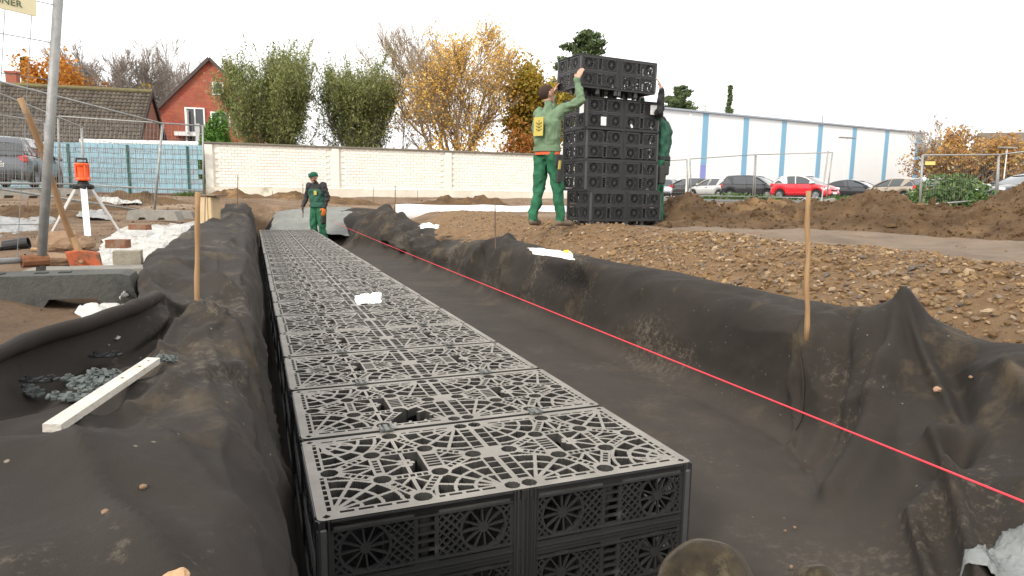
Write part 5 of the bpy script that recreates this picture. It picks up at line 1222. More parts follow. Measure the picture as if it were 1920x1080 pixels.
# lamp posts
def lamp(px, pyb, pyt, Y, label, head='bar', r=.05):
    b0 = aty(px, pyb, Y); b0.z = ground_z(b0.x, b0.y); top = aty(px, pyt, Y); t = empty('street_lamp', b0, 0, label, 'street lamp', 'lamp posts in the car park'); h = top.z-b0.z
    mb = MB(); mb.tube([(0, 0, 0), (0, 0, h)], [r, r*.7], 8); mb.build('pole', M_lamp, t, world=False)
    mb = MB()
    if head == 'bar': mb.box((0, 0, h+.04), (1.3, .35, .1), Matrix.Rotation(R_(2), 3, 'Y'), ch=.03)
    elif head == 'arm': mb.box((.25, 0, h), (.55, .12, .06), ch=.02)
    else: mb.box((0, 0, h+.02), (.09, .09, .04))
    mb.build('lamp_head', M_lampd if head == 'bar' else M_lamp, t, world=False); return t
M_lamp = mat('lamp_pole_white', (.66, .66, .64), .5); M_lampd = mat('lamp_head', (.26, .25, .23), .5)
lamp(1287, 371, 216, 30, 'tall white pole standing left of the car park', 'none', .075)
lamp(1580, 360, 259, 55, 'lamp post with a flat double head above the black coupe', 'bar')
lamp(1262, 360, 286, 58, 'small lamp post near the left end of the hall', 'arm', .05)
lamp(1514, 358, 297, 60, 'small lamp post behind the red car', 'arm', .05)
lamp(1879, 362, 278, 50, 'lamp post with a flat head by the right house', 'bar')
# ================================================================== TREES
def leaf_cloud(name, pts, parent, m, size, aspect=1., droop=None, rs=None, cup=.25):
    """pts: list of positions; one small folded two-face leaf (or leaf spray) at each"""
    rs = rs or np.random.RandomState(5); P = np.array(pts); n = len(P)
    d = rs.normal(size=(n, 3)); 
    if droop is not None: d = d*droop[0]+np.array(droop[1])
    d /= np.linalg.norm(d, axis=1)[:, None]; u = rs.normal(size=(n, 3)); s = np.cross(d, u); s /= np.linalg.norm(s, axis=1)[:, None]; nn = np.cross(d, s)
    L = size*rs.uniform(.6, 1.4, size=(n, 1)); Wd = L*aspect*.5
    a = P-d*L*.5; c = P+d*L*.5; b = P+s*Wd+nn*Wd*cup; e = P-s*Wd+nn*Wd*cup
    V = np.stack([a, b, c, e], 1).reshape(-1, 3); F = (np.arange(n)*4)[:, None]+np.array([[0, 1, 2, 3]])
    me = bpy.data.meshes.new(name); me.vertices.add(n*4); me.vertices.foreach_set('co', V.ravel()); me.loops.add(n*4); me.loops.foreach_set('vertex_index', F.ravel()); me.polygons.add(n)
    me.polygons.foreach_set('loop_start', np.arange(n)*4); me.polygons.foreach_set('loop_total', np.full(n, 4)); me.update(); me.validate()
    return link_mesh(name, me, m, parent)
def tree(name, label, px, Y, pytop, group, barkm, leafm, spread=.5, levels=4, kids=5, trunk_f=.25, leaves=6000, leaf=.11, asp=.55, seed=1, pyb=366, droop=None, up=.35, multi=1, r0=.14, bare=False, leafsel=None, base_z=None, lean=0., thin=.012, jit=.18, width=None, lowleaf=None, z0=None, shoots=0):
    rd = random.Random(seed); b0 = aty(px, pyb, Y); b0.z = ground_z(b0.x, b0.y) if z0 is None else z0; H = aty(px, pytop, Y).z-b0.z
    t = empty(name, b0, 0, label, 'tree', group); mb = MB(); tips = []
    def grow(p, d, L, r, lv):
        seg = 5 if lv < 2 else 3; pts = [p]; rs_ = [r]; 
        for i in range(seg):
            d = (d+Vector((rd.gauss(0, 1), rd.gauss(0, 1), rd.gauss(0, 1)))*(.10 if lv == 0 else .17)+Vector((0, 0, up*.22*(1 if lv else .2)))).normalized()
            p = p+d*L/seg; pts.append(p); rs_.append(max(thin*.6, r*(1-(.55 if lv < levels-1 else .8)*(i+1)/seg)))
            if lv >= levels-2: tips.append((p, lv))
        mb.tube(pts, rs_, 7 if lv == 0 else (5 if lv == 1 else 3), cap=False)
        if lv < levels-1:
            k = kids+rd.choice((-1, 0, 1)) if lv else kids+2
            for c in range(max(2, k)):
                f = (trunk_f+(1-trunk_f)*(c+rd.random())/k) if lv == 0 else .25+.75*(c+rd.random())/k
                f = min(.999, f); i = min(seg-1, int(f*seg)); q = pts[i]+(pts[i+1]-pts[i])*(f*seg-i)
                ax = (pts[i+1]-pts[i]).normalized(); az = rd.uniform(0, 6.28)+c*2.4; o = ax.orthogonal().normalized(); o = Matrix.Rotation(az, 3, ax) @ o
                ang = spread*rd.uniform(.7, 1.25)*(1.15 if lv == 0 else 1); nd = (ax*math.cos(ang)+o*math.sin(ang)).normalized()
                grow(q, nd, L*rd.uniform(.42, .66)*(1.15-f*.45 if lv == 0 else 1), max(thin, rs_[i]*.55), lv+1)
    for k in range(multi):
        a = k*6.28/multi+.4; d = Vector((math.cos(a)*.42*(multi > 1)+lean, math.sin(a)*.42*(multi > 1), 1)).normalized()
        grow(Vector((0, 0, 0)), d, H*.62, r0, 0)
    # scale the skeleton to the wanted height and width
    zs = max(v[2] for v in mb.v); sc = H/zs; xs = sorted(abs(v[0]) for v in mb.v); w98 = xs[int(len(xs)*.99)]; sx = sc if width is None else (width/2)/w98
    mb.v = [(v[0]*sx, v[1]*sx, v[2]*sc) for v in mb.v]; tips = [(Vector((p.x*sx, p.y*sx, p.z*sc)), lv) for p, lv in tips]
    mb.build('trunk', barkm, t, world=False)
    if not bare:
        P = []
        for k in range(shoots):
            q, lv = rd.choice(tips)
            if q.z < H*.35: continue
            o = Vector((q.x, q.y, 0)); o = (o.normalized() if o.length > .1 else Vector((0, 0, 0)))*rd.uniform(.1, .7)+Vector((0, 0, 1)); o.normalize(); L2 = rd.uniform(.3, 1.0)
            for i in range(int(L2*26)): g_ = q+o*L2*i/(L2*26); P.append((g_.x+rd.gauss(0, .035), g_.y+rd.gauss(0, .035), min(g_.z+rd.gauss(0, .03), H*1.1)))
        tp = [q for q in tips if leafsel is None or leafsel(q[0].x, q[0].y, q[0].z/H)]
        for i in range(leaves):
            q, lv = rd.choice(tp); P.append((q.x+rd.gauss(0, jit), q.y+rd.gauss(0, jit), max(.05, q.z+rd.gauss(0, jit))))
        leaf_cloud('crown', P, t, leafm, leaf, asp, droop, np.random.RandomState(seed))
    return t
M_bark = mat('bark', (.10, .085, .07), .95, (.17, .145, .12), 9, .6, 30)
M_bark2 = mat('grey_bark', (.24, .205, .18), .95, (.34, .30, .26), 9, .6, 30)
M_birch = mat('pale_bark', (.34, .265, .18), .9, (.22, .165, .11), 5)
M_lw = ramp_island('willow_leaf', [(.10, .14, .038), (.165, .20, .065), (.26, .275, .10), (.115, .155, .045), (.42, .42, .17), (.32, .33, .12)], .5, trans=.45)
M_lo = ramp_island('orange_leaf', [(.52, .20, .03), (.65, .29, .045), (.42, .15, .02), (.6, .34, .07)], .6, trans=.3)
M_lb = ramp_island('birch_leaf', [(.74, .46, .09), (.82, .60, .18), (.68, .37, .05), (.78, .56, .22), (.60, .31, .06)], .6, trans=.4)
M_lm = ramp_island('maple_leaf', [(.44, .30, .04), (.30, .25, .045), (.52, .34, .04), (.22, .21, .045), (.48, .25, .03)], .6, trans=.3)
M_lr = ramp_island('rusty_leaf', [(.30, .10, .03), (.36, .16, .03), (.24, .08, .03), (.40, .22, .04)], .7, trans=.2)
M_lh = ramp_island('hornbeam_leaf', [(.38, .17, .06), (.46, .25, .085), (.31, .14, .05), (.48, .32, .09), (.38, .25, .085)], .7, trans=.2)
M_lp = ramp_island('pine_needle', [(.055, .085, .032), (.085, .12, .045), (.12, .155, .065)], .6)
M_lg = ramp_island('evergreen_leaf', [(.06, .15, .02), (.10, .22, .03), (.05, .12, .018), (.14, .26, .05)], .5, trans=.15)
M_lrh = ramp_island('shrub_leaf', [(.05, .105, .03), (.085, .155, .05), (.15, .21, .07), (.065, .125, .035)], .45, trans=.1)
def conifer(name, label, px, Y, pytop, w, group, seed=1, pyb=366, dens=1., open_=False, z0=None, low=.05):
    rd = random.Random(seed); b0 = aty(px, pyb, Y); b0.z = ground_z(b0.x, b0.y) if z0 is None else z0; H = aty(px, pytop, Y).z-b0.z
    t = empty(name, b0, 0, label, 'tree', group); mb = MB(); P = []
    mb.tube([(0, 0, 0), (rd.gauss(0, .1), 0, H*.5), (0, 0, H*.98)], [H*.014+.03, H*.009+.02, .015], 6)
    z = H*low
    while z < H*.985:
        f = z/H
        for k in range(rd.choice((4, 5, 6)) if not open_ else rd.choice((3, 4))):
            a = rd.uniform(0, 6.28); R = w/2*((1-f)**.8+.05)*rd.uniform(.65, 1.1) if not open_ else w/2*(.25+1.15*math.sin(math.pi*min(1, .18+.82*f))**.8*(1 if f < .9 else .6))*rd.uniform(.4, 1.1)
            e = Vector((math.cos(a)*R, math.sin(a)*R, (.18 if open_ else -.12)*R)); q = Vector((0, 0, z)); mb.tube([q, q+e*.5+Vector((0, 0, .05*R)), q+e], [.03, .02, .008], 3, cap=False)
            for i in range(int(46*dens*max(.3, R))):
                g = rd.random()**.6; sp = .10+.10*R*(1-abs(g-.6)); P.append(tuple(q+e*g+Vector((rd.gauss(0, sp), rd.gauss(0, sp), rd.gauss(.02, sp*.55)))))
        z += H*(.02 if not open_ else .032)*rd.uniform(.8, 1.2)
    mb.build('trunk', M_bark, t, world=False); leaf_cloud('crown', P, t, M_lp, .28 if not open_ else .40, .34, None, np.random.RandomState(seed)); return t
def bush(name, label, px, Y, pyt, w, dpt, m, n, leaf, asp, seed, group=None, cat='bush', pyb=366, z0=None, shape=.5, clump=True, h=None):
    rd = random.Random(seed); b0 = aty(px, pyb, Y); b0.z = ground_z(b0.x, b0.y) if z0 is None else z0; H = h or aty(px, pyt, Y).z-b0.z
    t = empty(name, b0, 0, label, cat, group); P = []; mb = MB()
    cl = [(rd.uniform(-1, 1)*.75, rd.uniform(-1, 1)*.7, rd.uniform(.15, .8), rd.uniform(.25, .5)) for _ in range(26)]
    for i in range(n):
        c = rd.choice(cl); v = Vector((rd.gauss(0, 1), rd.gauss(0, 1), rd.gauss(0, 1))).normalized()*c[3]*rd.uniform(.75, 1.06)
        x, y, z = c[0]+v.x, c[1]+v.y, c[2]+v.z*.8
        k = math.sqrt(x*x+y*y); z *= (1.12-shape*k*k)
        if z < 0: z = rd.uniform(0, .25)
        P.append((x*w/2, y*dpt/2, min(z, 1.1)*H))
    for c in cl[:14]: mb.tube([(rd.uniform(-.2, .2)*w, 0, 0), (c[0]*w*.3, c[1]*dpt*.3, c[2]*H*.5), (c[0]*w/2, c[1]*dpt/2, c[2]*H)], [.03, .02, .008], 4)
    mb.build('stem', M_bark, t, world=False); leaf_cloud('foliage', P, t, m, leaf, asp, None, np.random.RandomState(seed)); return t
G1 = 'trees behind the white wall'; G2 = 'trees behind the barn'; G3 = 'trees behind the white hall and car park'
tree('willow_tree', 'wide grey green willow directly right of the red brick house', 516, 34, 70, G1, M_bark, M_lw, .42, 4, 7, .06, 34000, .19, .22, 11, droop=(.55, (0, 0, .45)), up=.55, multi=6, r0=.11, jit=.22, width=5.0, shoots=760)
tree('willow_tree', 'narrower dark green willow in the middle, left of the thin bare tree', 676, 35, 86, G1, M_bark, M_lw, .42, 4, 7, .06, 28000, .19, .22, 26, droop=(.55, (0, 0, .45)), up=.55, multi=6, r0=.11, jit=.24, width=4.3, shoots=460)
tree('thin_tree', 'thin almost leafless tree between the willows and the yellow birch', 752, 35, 98, G1, M_bark, M_lm, .42, 4, 4, .2, 260, .10, .5, 4, r0=.09, width=1.9, jit=.1)
tree('autumn_tree', 'tall half bare tree with pale yellow and orange leaves in the middle', 850, 36, 14, G1, M_birch, M_lb, .46, 5, 6, .10, 15000, .13, .6, 37, r0=.12, width=8.4, jit=.26, up=.42, multi=4, thin=.012, leafsel=lambda x, y, z: z < .62 or (x > -1.0 and z < .86))
tree('autumn_tree', 'rounded olive and golden tree left of the green sweatered worker', 1000, 38, 110, G1, M_bark, M_lm, .62, 4, 6, .12, 15000, .20, .7, 8, r0=.13, width=4.4, jit=.28, multi=3)
bush('autumn_shrub', 'rusty red shrub just over the wall by the green sweatered worker', 985, 34.5, 232, 3.8, 2, M_lr, 3600, .17, .6, 3, pyb=366)
bush('autumn_shrub', 'yellow leaved undergrowth at the foot of the tall half bare tree', 865, 34.3, 240, 5.2, 2, M_lb, 3300, .17, .6, 13, pyb=366)
bush('conifer_bush', 'bright green rounded conifer standing at the left end of the white wall', 409, 29.5, 224, 1.5, 1.5, M_lg, 15000, .16, .35, 6, cat='bush', shape=.35)
tree('maple_tree', 'orange leaved maple rising behind the barn roof', 132, 56, 88, G2, M_bark, M_lo, .6, 4, 6, .2, 13000, .27, .75, 15, r0=.16, width=7.6, jit=.34, multi=3)
conifer('spruce_tree', 'slender dark conifer beside the orange maple behind the barn', 66, 60, 101, 1.5, G2, 2, dens=1.6)
tree('bare_tree', 'leafless wide tree left of the red brick house, nearer of two', 252, 63, 62, G2, M_bark2, M_lm, .50, 5, 6, .12, 500, .16, .6, 19, r0=.12, width=12, multi=6, thin=.022, up=.5, leafsel=lambda x, y, z: z < .55)
tree('bare_tree', 'leafless tree just left of the red house gable', 330, 64, 58, G2, M_bark2, M_lm, .48, 5, 6, .12, 300, .16, .6, 29, r0=.12, width=10, multi=5, thin=.022, up=.5, leafsel=lambda x, y, z: z < .5)
bush('autumn_shrub', 'yellow shrub between the barn and the brick house', 285, 52, 178, 2.6, 2, M_lm, 1500, .24, .6, 33)
conifer('pine_tree', 'loose crowned pine rising behind the lifted crate', 1088, 60, 54, 5.6, G3, 5, open_=True, dens=5.5, low=.5)
conifer('pine_tree', 'pine top showing over the left end of the white hall', 1268, 92, 162, 6.4, G3, 6, open_=True, dens=4.5, low=.45)
bush('autumn_shrub', 'small golden crown showing over the hall roof', 1302, 95, 193, 5, 3, M_lm, 900, .34, .6, 35, cat='tree')
conifer('spruce_tree', 'slender spire shaped spruce behind the hall roof', 1358, 88, 156, 2.3, G3, 8, dens=3)
tree('bare_tree', 'leafless tree at the right corner of the white hall', 1745, 66, 200, G3, M_bark2, M_lh, .48, 5, 5, .15, 250, .2, .6, 41, r0=.14, width=6.0, thin=.016, up=.45)
tree('hornbeam_tree', 'broad rust brown tree behind the parked cars at right', 1800, 64, 242, G3, M_bark2, M_lh, .58, 4, 7, .08, 9500, .30, .6, 43, r0=.16, width=8.6, multi=4, jit=.35)
tree('bare_tree', 'smaller bare tree right of the rust brown one', 1866, 70, 248, G3, M_bark2, M_lh, .5, 5, 5, .2, 200, .2, .6, 47, r0=.12, width=4.8, thin=.015)
bush('rhododendron', 'leafy green shrub behind the dirt mound by the mesh fence', 1785, 14.6, 345, 2.3, 1.2, M_lrh, 5200, .105, .42, 51, h=.95, z0=.0)
bush('low_hedge', 'low green hedge strip in front of the black hatchback', 1395, 37, 362, 6.0, .9, M_lrh, 2600, .12, .5, 53, cat='hedge', h=.42, z0=.32)
bush('low_hedge', 'low green ground cover in front of the black coupe', 1590, 37, 366, 3.6, .9, M_lrh, 1600, .12, .5, 55, cat='hedge', h=.40, z0=.30)
# grass along the blue fence
mb = MB()
for i in range(1500):
    f = random.random(); p = aty(335+45*f+random.gauss(0, 8), 366, 25.6+random.gauss(0, .15)); p.z = .16; h = random.uniform(.08, .34); a = random.uniform(0, 6.28); w = .012
    o = Vector((math.cos(a)*w, math.sin(a)*w, 0)); tp = p+Vector((random.gauss(0, .08), random.gauss(0, .08), h)); mb.add([p-o, p+o, tp], [(0, 1, 2)])
tag(mb.build('grass', M_grass, None), 'tufts of yellowing grass along the foot of the blue fence', 'grass', kind='stuff')

# ================================================================== SMALL THINGS
M_wood = mat('stake_wood', (.27, .155, .072), .85, (.42, .265, .135), 3, .4, 60, stretch=(14, 14, 1.2))
M_lath = mat('white_lath', (.55, .50, .43), .8, (.68, .64, .57), 5, .5, 70, c3=(.33, .25, .16), s3=11, t3=.54)
M_rebar = mat('rebar', (.10, .065, .05), .85, (.17, .10, .07), 40)
def stake(px0, py0, px1, py1, Y, r, m, label, group, bend=.0, name='stake', z_bot=None):
    a = aty(px0, py0, Y); b = aty(px1, py1, Y*1.003); d = a-b; a = a+d.normalized()*.10
    t = empty(name, a, 0, label, 'stake', group); mb = MB(); k = 9; pts = [a+(b-a)*i/k+Vector((bend*math.sin(i*1.7+px0), 0, 0)) for i in range(k+1)]
    mb.tube(pts, [r*(1+.10*math.sin(i*2.1)) for i in range(k+1)], 9); mb.build('shaft', m, t, smooth=True); return t
SG = 'wooden stakes holding the liner'
stake(369, 604, 371, 360, 2.72, .0105, M_wood, 'straight wooden stake pushed through the liner on the left bank', SG, .001)
stake(1513, 598, 1515, 358, 2.98, .0115, M_wood, 'crooked wooden stake standing in the liner on the right bank', SG, .0035)
RG = 'thin rebar pegs around the trench'
stake(929, 457, 928, 376, 7.6, .007, M_rebar, 'thin peg standing in the peak of the right liner edge', RG, name='peg')
stake(741, 402, 741, 348, 12.2, .007, M_rebar, 'thin peg at the left end of the white roll', RG, name='peg')
stake(445, 402, 446, 328, 13.5, .008, M_rebar, 'thin brown peg left of the worker with the green cap', RG, name='peg')
stake(568, 400, 568, 343, 15.0, .008, M_rebar, 'thin brown peg right beside the worker with the green cap', RG, name='peg')
stake(384, 424, 385, 358, 9.5, .006, M_rebar, 'thin peg in front of the small wooden box', RG, name='peg')
stake(511, 372, 511, 358, 21, .008, M_rebar, 'short peg by the foot of the white wall', RG, name='peg')
stake(700, 374, 700, 351, 21, .008, M_rebar, 'thin peg before the white wall, behind the heap of liner', RG, name='peg')
stake(783, 372, 783, 357, 22, .008, M_rebar, 'short peg before the white wall in the middle', RG, name='peg')
stake(52, 402, 52, 378, 11, .006, M_rebar, 'short peg among the dirty foil on the left', RG, name='peg')
# mason's string
p0 = aty(627, 417, 13.3); p1_ = T(-1.15, 1.22, -.14); p1_ = aty(2010, 977, p1_.y)
mb = MB(); k = 40; pts = []
for i in range(k+1): f = i/k; q = p0+(p1_-p0)*f; q.z -= .012*math.sin(math.pi*f); pts.append(q)
mb.tube(pts, .0023, 6); mat_red = mat('red_cord', (.70, .035, .055), .7, (.80, .06, .08), 200)
tag(mb.build('guide_string', mat_red, None, smooth=True), 'taut bright red guide string stretched diagonally over the trench', 'string')
# white lath on the left liner
a = aty(97, 812, 1.0); a = onz(95, 806, -.035); b = onz(290, 672, -.020); a.z = max(liner_z(a.x, a.y, .03), -.06)+.012; b.z = max(liner_z(b.x, b.y, .03), -.06)+.012
a = aty(97, 803, a.y); b = aty(288, 676, b.y)
M = empty('wooden_lath', a, 0, 'white weathered wooden lath lying on the liner at left', 'lath'); mb = MB(); mb.bar(a, b, .036, .018, up=(0.05, .1, 1)); mb.build('lath', M_lath, M)
for f in (.62, .82, .93): mb = MB(); q = a+(b-a)*f; mb.lathe(q+Vector((0, 0, .0085)), [(.004, .0), (.004, .0015), (.0003, .0017)], 8); mb.build('nail', M_rebar, M)
# clip connectors lying on the liner
M_conn = mat('connector_grey', (.075, .088, .084), .6, (.11, .125, .115), 20); M_connd = mat('connector_dark', (.016, .017, .018), .5)
def connector(px, py, rz, m, label, tilt=.0, s=1.):
    p = onz(px, py, -.05)
    for _ in range(3): z = liner_z(p.x, p.y, .035); p = onz(px, py, z)
    t = empty('plastic_connector', p+Vector((0, 0, .006)), rz, label, 'connector', 'plastic crate connectors on the liner'); t.rotation_euler = (tilt, tilt*.5, rz); t.scale = (s,)*3
    mb = MB()
    mb.box((0, 0, .004), (.085, .014, .008)); 
    for x in (-.028, 0, .028): mb.box((x, 0, .0065), (.012, .036, .0085))
    for y in (-.013, .013): mb.box((0, y, .003), (.07, .008, .008), ch=.002)
    for x in (-.043, .043): mb.box((x, 0, .005), (.01, .022, .009), ch=.002)
    mb.build('clip_body', m, t, world=False)
    for s_ in (-1, 1): c_ = MB(); c_.lathe((s_*.028, 0, .006), [(.008, 0), (.008, .012), (.005, .012), (.005, 0), (.008, 0)], 8); c_.build('socket', m, t, world=False)
    return t
connector(198, 672, .15, M_connd, 'dark connector lying alone beyond the others near the rolled liner edge')
connector(75, 719, .1, M_connd, 'dark connector at the left edge of the hollow in the liner')
connector(148, 717, .05, M_conn, 'grey connector right of the dark one in the liner hollow')
connector(62, 740, -.5, M_conn, 'light grey connector nearest to the left edge of the photo', .2)
connector(196, 706, .9, M_conn, 'grey connector standing behind the pile beside the white lath', .5)
connector(160, 732, -.1, M_conn, 'topmost grey connector of the small pile left of the lath', .2)
connector(128, 750, .4, M_conn, 'front left grey connector of the pile by the white lath', .15)
connector(158, 752, .5, M_conn, 'front grey connector of the pile, its end under the lath')
connector(190, 722, .4, M_conn, 'grey connector half hidden behind the lath', .2)
connector(313, 678, 1.2, M_conn, 'single grey connector at the far end of the lath', .6, .8)
# crumpled sheets
def crumple(name, label, cat, corners, m, amp, fr, lift=.01, nx=46, ny=34, seed=0, zf=None, group=None, edge=.12, kind=None, zmin=None):
    c = [Vector(q) for q in corners]
    def f(u, v):
        ju = u+.05*nz(u*7+seed, v*7, seed)*1.2; jv = v+.05*nz(v*7-seed, u*7, seed+5)*1.2
        p = (c[0]*(1-ju)+c[1]*ju)*(1-jv)+(c[3]*(1-ju)+c[2]*ju)*jv
        a = abs(noise.noise(Vector((p.x*fr+seed, p.y*fr, seed))))*1.0+.5*abs(noise.noise(Vector((p.x*fr*2.3+seed, p.y*fr*2.1, 4))))+.25*abs(noise.noise(Vector((p.x*fr*5, p.y*fr*5+seed, 9))))
        e = min(u, 1-u, v, 1-v); k = sstep(0, edge, e)
        base = zf(p.x, p.y) if zf else p.z
        p.z = base+lift+amp*a*(.35+.65*k)-.01*(1-k)
        p += .35*amp*noise.noise_vector(Vector((p.x*fr*1.7, p.y*fr*1.7, seed)))
        return p
    o = grid_mesh(name, nx, ny, f, m, smooth=True); tag(o, label, cat, group, kind); so_ = o.modifiers.new('t', 'SOLIDIFY'); so_.thickness = .002; return o
M_foil = mat('white_foil', (.38, .37, .34), .5, (.54, .53, .49), 6, .3, 50, c3=(.22, .165, .11), s3=3, t3=.54, spec=.4)
M_gfoil = mat('grey_foil', (.20, .20, .195), .45, (.31, .31, .30), 5, .3, 50, c3=(.22, .18, .14), s3=3, t3=.55, spec=.5)
M_tarp = mat('pale_tarp', (.14, .145, .13), .7, (.21, .215, .195), 2, .3, 30)
g = lambda px, py, z=0.: onz(px, py, z)
gzf = lambda x, y: ground_z(x, y)+.13*0
def flat_z(x, y):
    n, e = ne((x, y, 0)); return max(-.05, ground_z(x, y) if e < -1.2 else -.03)
crumple('plastic_sheet', 'large crumpled white plastic sheet on the left bank beside the liner', 'plastic sheet', [g(135, 500), g(262, 508), g(380, 414), g(222, 424)], M_foil, .075, 2.6, .0, 90, 80, 3, flat_z)
crumple('plastic_sheet', 'white plastic scrap poking out behind the rolled liner edge', 'plastic sheet', [g(165, 606, .02), g(226, 604, .02), g(228, 556, 0), g(140, 563, 0)], M_foil, .045, 7, -.01, 36, 30, 9, lambda x, y: -.02)
crumple('plastic_sheet', 'small white plastic scrap between the concrete foot and the liner', 'plastic sheet', [g(228, 540), g(250, 520), g(246, 500), g(215, 505)], M_foil, .06, 5, -.02, 24, 24, 12, lambda x, y: -.03)
crumple('foil', 'dirty grey foil spread on the ground at the left edge', 'foil', [g(-40, 440), g(70, 428), g(135, 400), g(-40, 398)], M_gfoil, .10, 1.8, -.02, 70, 40, 5, lambda x, y: ground_z(x, y))
crumple('foil', 'white foil heap on the ground before the blue fence', 'foil', [aty(185, 392, 14), aty(224, 394, 14), aty(222, 364, 16.5), aty(188, 362, 16.5)], M_foil, .22, 1.3, .05, 40, 40, 15, lambda x, y: ground_z(x, y))
crumple('foil', 'flat grey white foil strip trailing right of the foil heap', 'foil', [aty(215, 388, 15), aty(270, 389, 15), aty(262, 379, 16.4), aty(215, 374, 16.6)], M_foil, .12, 1.6, .04, 40, 20, 25, lambda x, y: ground_z(x, y))
crumple('foil', 'grey foil bundle on the ground behind the tripod', 'foil', [aty(150, 403, 10.6), aty(205, 405, 10.6), aty(200, 388, 11.8), aty(140, 385, 12.0)], M_gfoil, .14, 2., .03, 40, 24, 35, lambda x, y: ground_z(x, y))
crumple('crumpled_paper', 'crumpled bright white paper lying on top of the crate row', 'paper', [g(668, 572, -.40), g(716, 568, -.40), g(716, 552, -.40), g(664, 556, -.40)], M_paper, .045, 11, .002, 34, 34, 7, lambda x, y: -.398)
crumple('paper_scrap', 'white sheet scrap with yellow beside it on the gravel edge', 'paper', [g(1000, 474, -.06), g(1078, 486, -.06), g(1072, 470, -.05), g(990, 461, -.05)], M_paper, .02, 8, .0, 20, 12, 17, lambda x, y: -.06)
crumple('paper_scrap', 'white scraps on the gravel behind the liner in the distance', 'paper', [aty(790, 444, 11.1), aty(822, 444, 11.1), aty(824, 430, 11.8), aty(785, 431, 11.8)], M_paper, .06, 5, .03, 20, 14, 19, lambda x, y: max(ground_z(x, y), -.12))
crumple('pale_tarp', 'pale grey green folded tarp at the far end of the trench', 'tarp', [aty(505, 432, 16.6), aty(700, 428, 16.2), aty(690, 402, 19.4), aty(530, 404, 19.6)], M_tarp, .10, 1.5, .0, 70, 46, 21, lambda x, y: -.62+.60*sstep(15.9, 18.4, y))
crumple('clear_foil', 'crumpled translucent plastic foil in the lower right corner', 'foil', [lpt(1785, 1105), lpt(2080, 1115), lpt(2060, 985), lpt(1880, 1000)], mat('clear_foil', (.13, .14, .135), .22, (.22, .235, .23), 7, .3, 40, spec=.6), +.035, 4.5, .008, 44, 34, 23, lambda x, y: liner_z(x, y, .03))
# white roll of geotextile in front of the wall
ra, rb = aty(741, 402, 16.6), aty(1060, 404, 17.6)
roll = empty('fabric_roll', ra, 0, 'long thick white roll of fabric lying on the ground behind the gravel', 'roll'); mb = MB()
mb.tube([ra+(rb-ra)*i/12+Vector((0, 0, .012*math.sin(i*1.3))) for i in range(13)], [.25+.006*math.sin(i*2.2) for i in range(13)], 22); mb.build('wrap', mat('white_wrap', (.80, .79, .76), .75, (.74, .73, .70), 5, .3, 30), roll, smooth=True)
dv2 = (rb-ra).normalized(); mb = MB(); mb.tube([ra-dv2*.012, ra+dv2*.02], .235, 20); mb.build('roll_end', mat('dark_roll', (.06, .055, .05), .95), roll)
# small wooden box stand
bq = aty(394, 402, 10.6); bq.z = ground_z(bq.x, bq.y); bx_ = empty('wooden_box', bq, R_(-18), 'small wooden box with an overhanging plank lid on the left bank', 'box')
hz_ = aty(394, 368, 10.6).z-bq.z; M_board = mat('pale_board', (.46, .34, .19), .8, (.58, .45, .28), 3, .3, 50, stretch=(8, 8, 1.2)); M_lid = mat('grey_lid', (.14, .10, .07), .85, (.22, .16, .11), 4)
mb = MB(); mb.box((-.05, 0, hz_/2), (.20, .22, hz_), ch=.008); mb.build('front_board', M_board, bx_, world=False); mb = MB(); mb.box((.085, .0, hz_/2), (.068, .2, hz_-.02), ch=.008); mb.build('side_board', M_board, bx_, world=False)
mb = MB(); mb.box((.03, 0, hz_+.016), (.40, .28, .028), ch=.005); mb.build('lid', M_lid, bx_, world=False)
# rotating laser on its tripod
lp = aty(163, 437, 7.1); lp.z = ground_z(lp.x, lp.y); lt = empty('laser_tripod', lp, R_(10), 'orange rotating laser level on a white and grey tripod', 'laser level')
k_ = 7.1/FPX
def lz(py): return aty(163, py, 7.1).z-lp.z
M_or = mat('laser_orange', (.80, .10, .02), .4); M_alu = mat('tripod_aluminium', (.58, .57, .54), .45, (.66, .65, .62), 10, metal=.3); M_wleg = mat('tripod_white', (.80, .80, .80), .5)
zt_ = lz(347)
for a, m in ((-66, M_wleg), (44, M_alu), (186, M_alu)):
    d = Vector((math.cos(R_(a)), math.sin(R_(a)), 0)); top = Vector((0, 0, zt_-.03))+d*.07; bot = d*.36
    mb = MB(); q = top+(bot-top)*.62
    if m is M_wleg: bot = d*.30; q = top+(bot-top)*.95; mb.bar(top, q, .058, .030, up=d)
    else: mb.bar(top, q, .034, .024, up=d)
    l_ = mb.build('leg', m, lt, world=False); mb = MB(); mb.bar(q, bot, .024, .018, up=d); mb.build('lower_leg', M_alu, l_, world=False); mb = MB(); mb.tube([bot, bot-Vector((0, 0, .05))], [.016, .004], 8); mb.build('spike', M_black, l_, world=False)
    mb = MB(); mb.box(top+Vector((0, 0, .01)), (.06, .06, .05), ch=.01); mb.build('hinge', M_black, l_, world=False)
mb = MB(); mb.lathe((0, 0, zt_-.03), [(.01, 0), (.075, 0), (.08, .02), (.075, .04), (.01, .04)], 14); mb.lathe((0, 0, zt_+.01), [(.055, 0), (.055, .02), (.04, .035), (.01, .035)], 14); mb.build('tripod_head', M_black, lt, world=False)
hz0 = zt_+.045; hH = lz(306)-hz0
mb = MB(); mb.lathe((0, 0, hz0), [(.01, 0), (.066, 0), (.074, .012), (.068, .03), (.056, .04), (.053, hH*.5), (.056, hH-.045), (.068, hH-.03), (.074, hH-.012), (.06, hH), (.01, hH)], 12); 
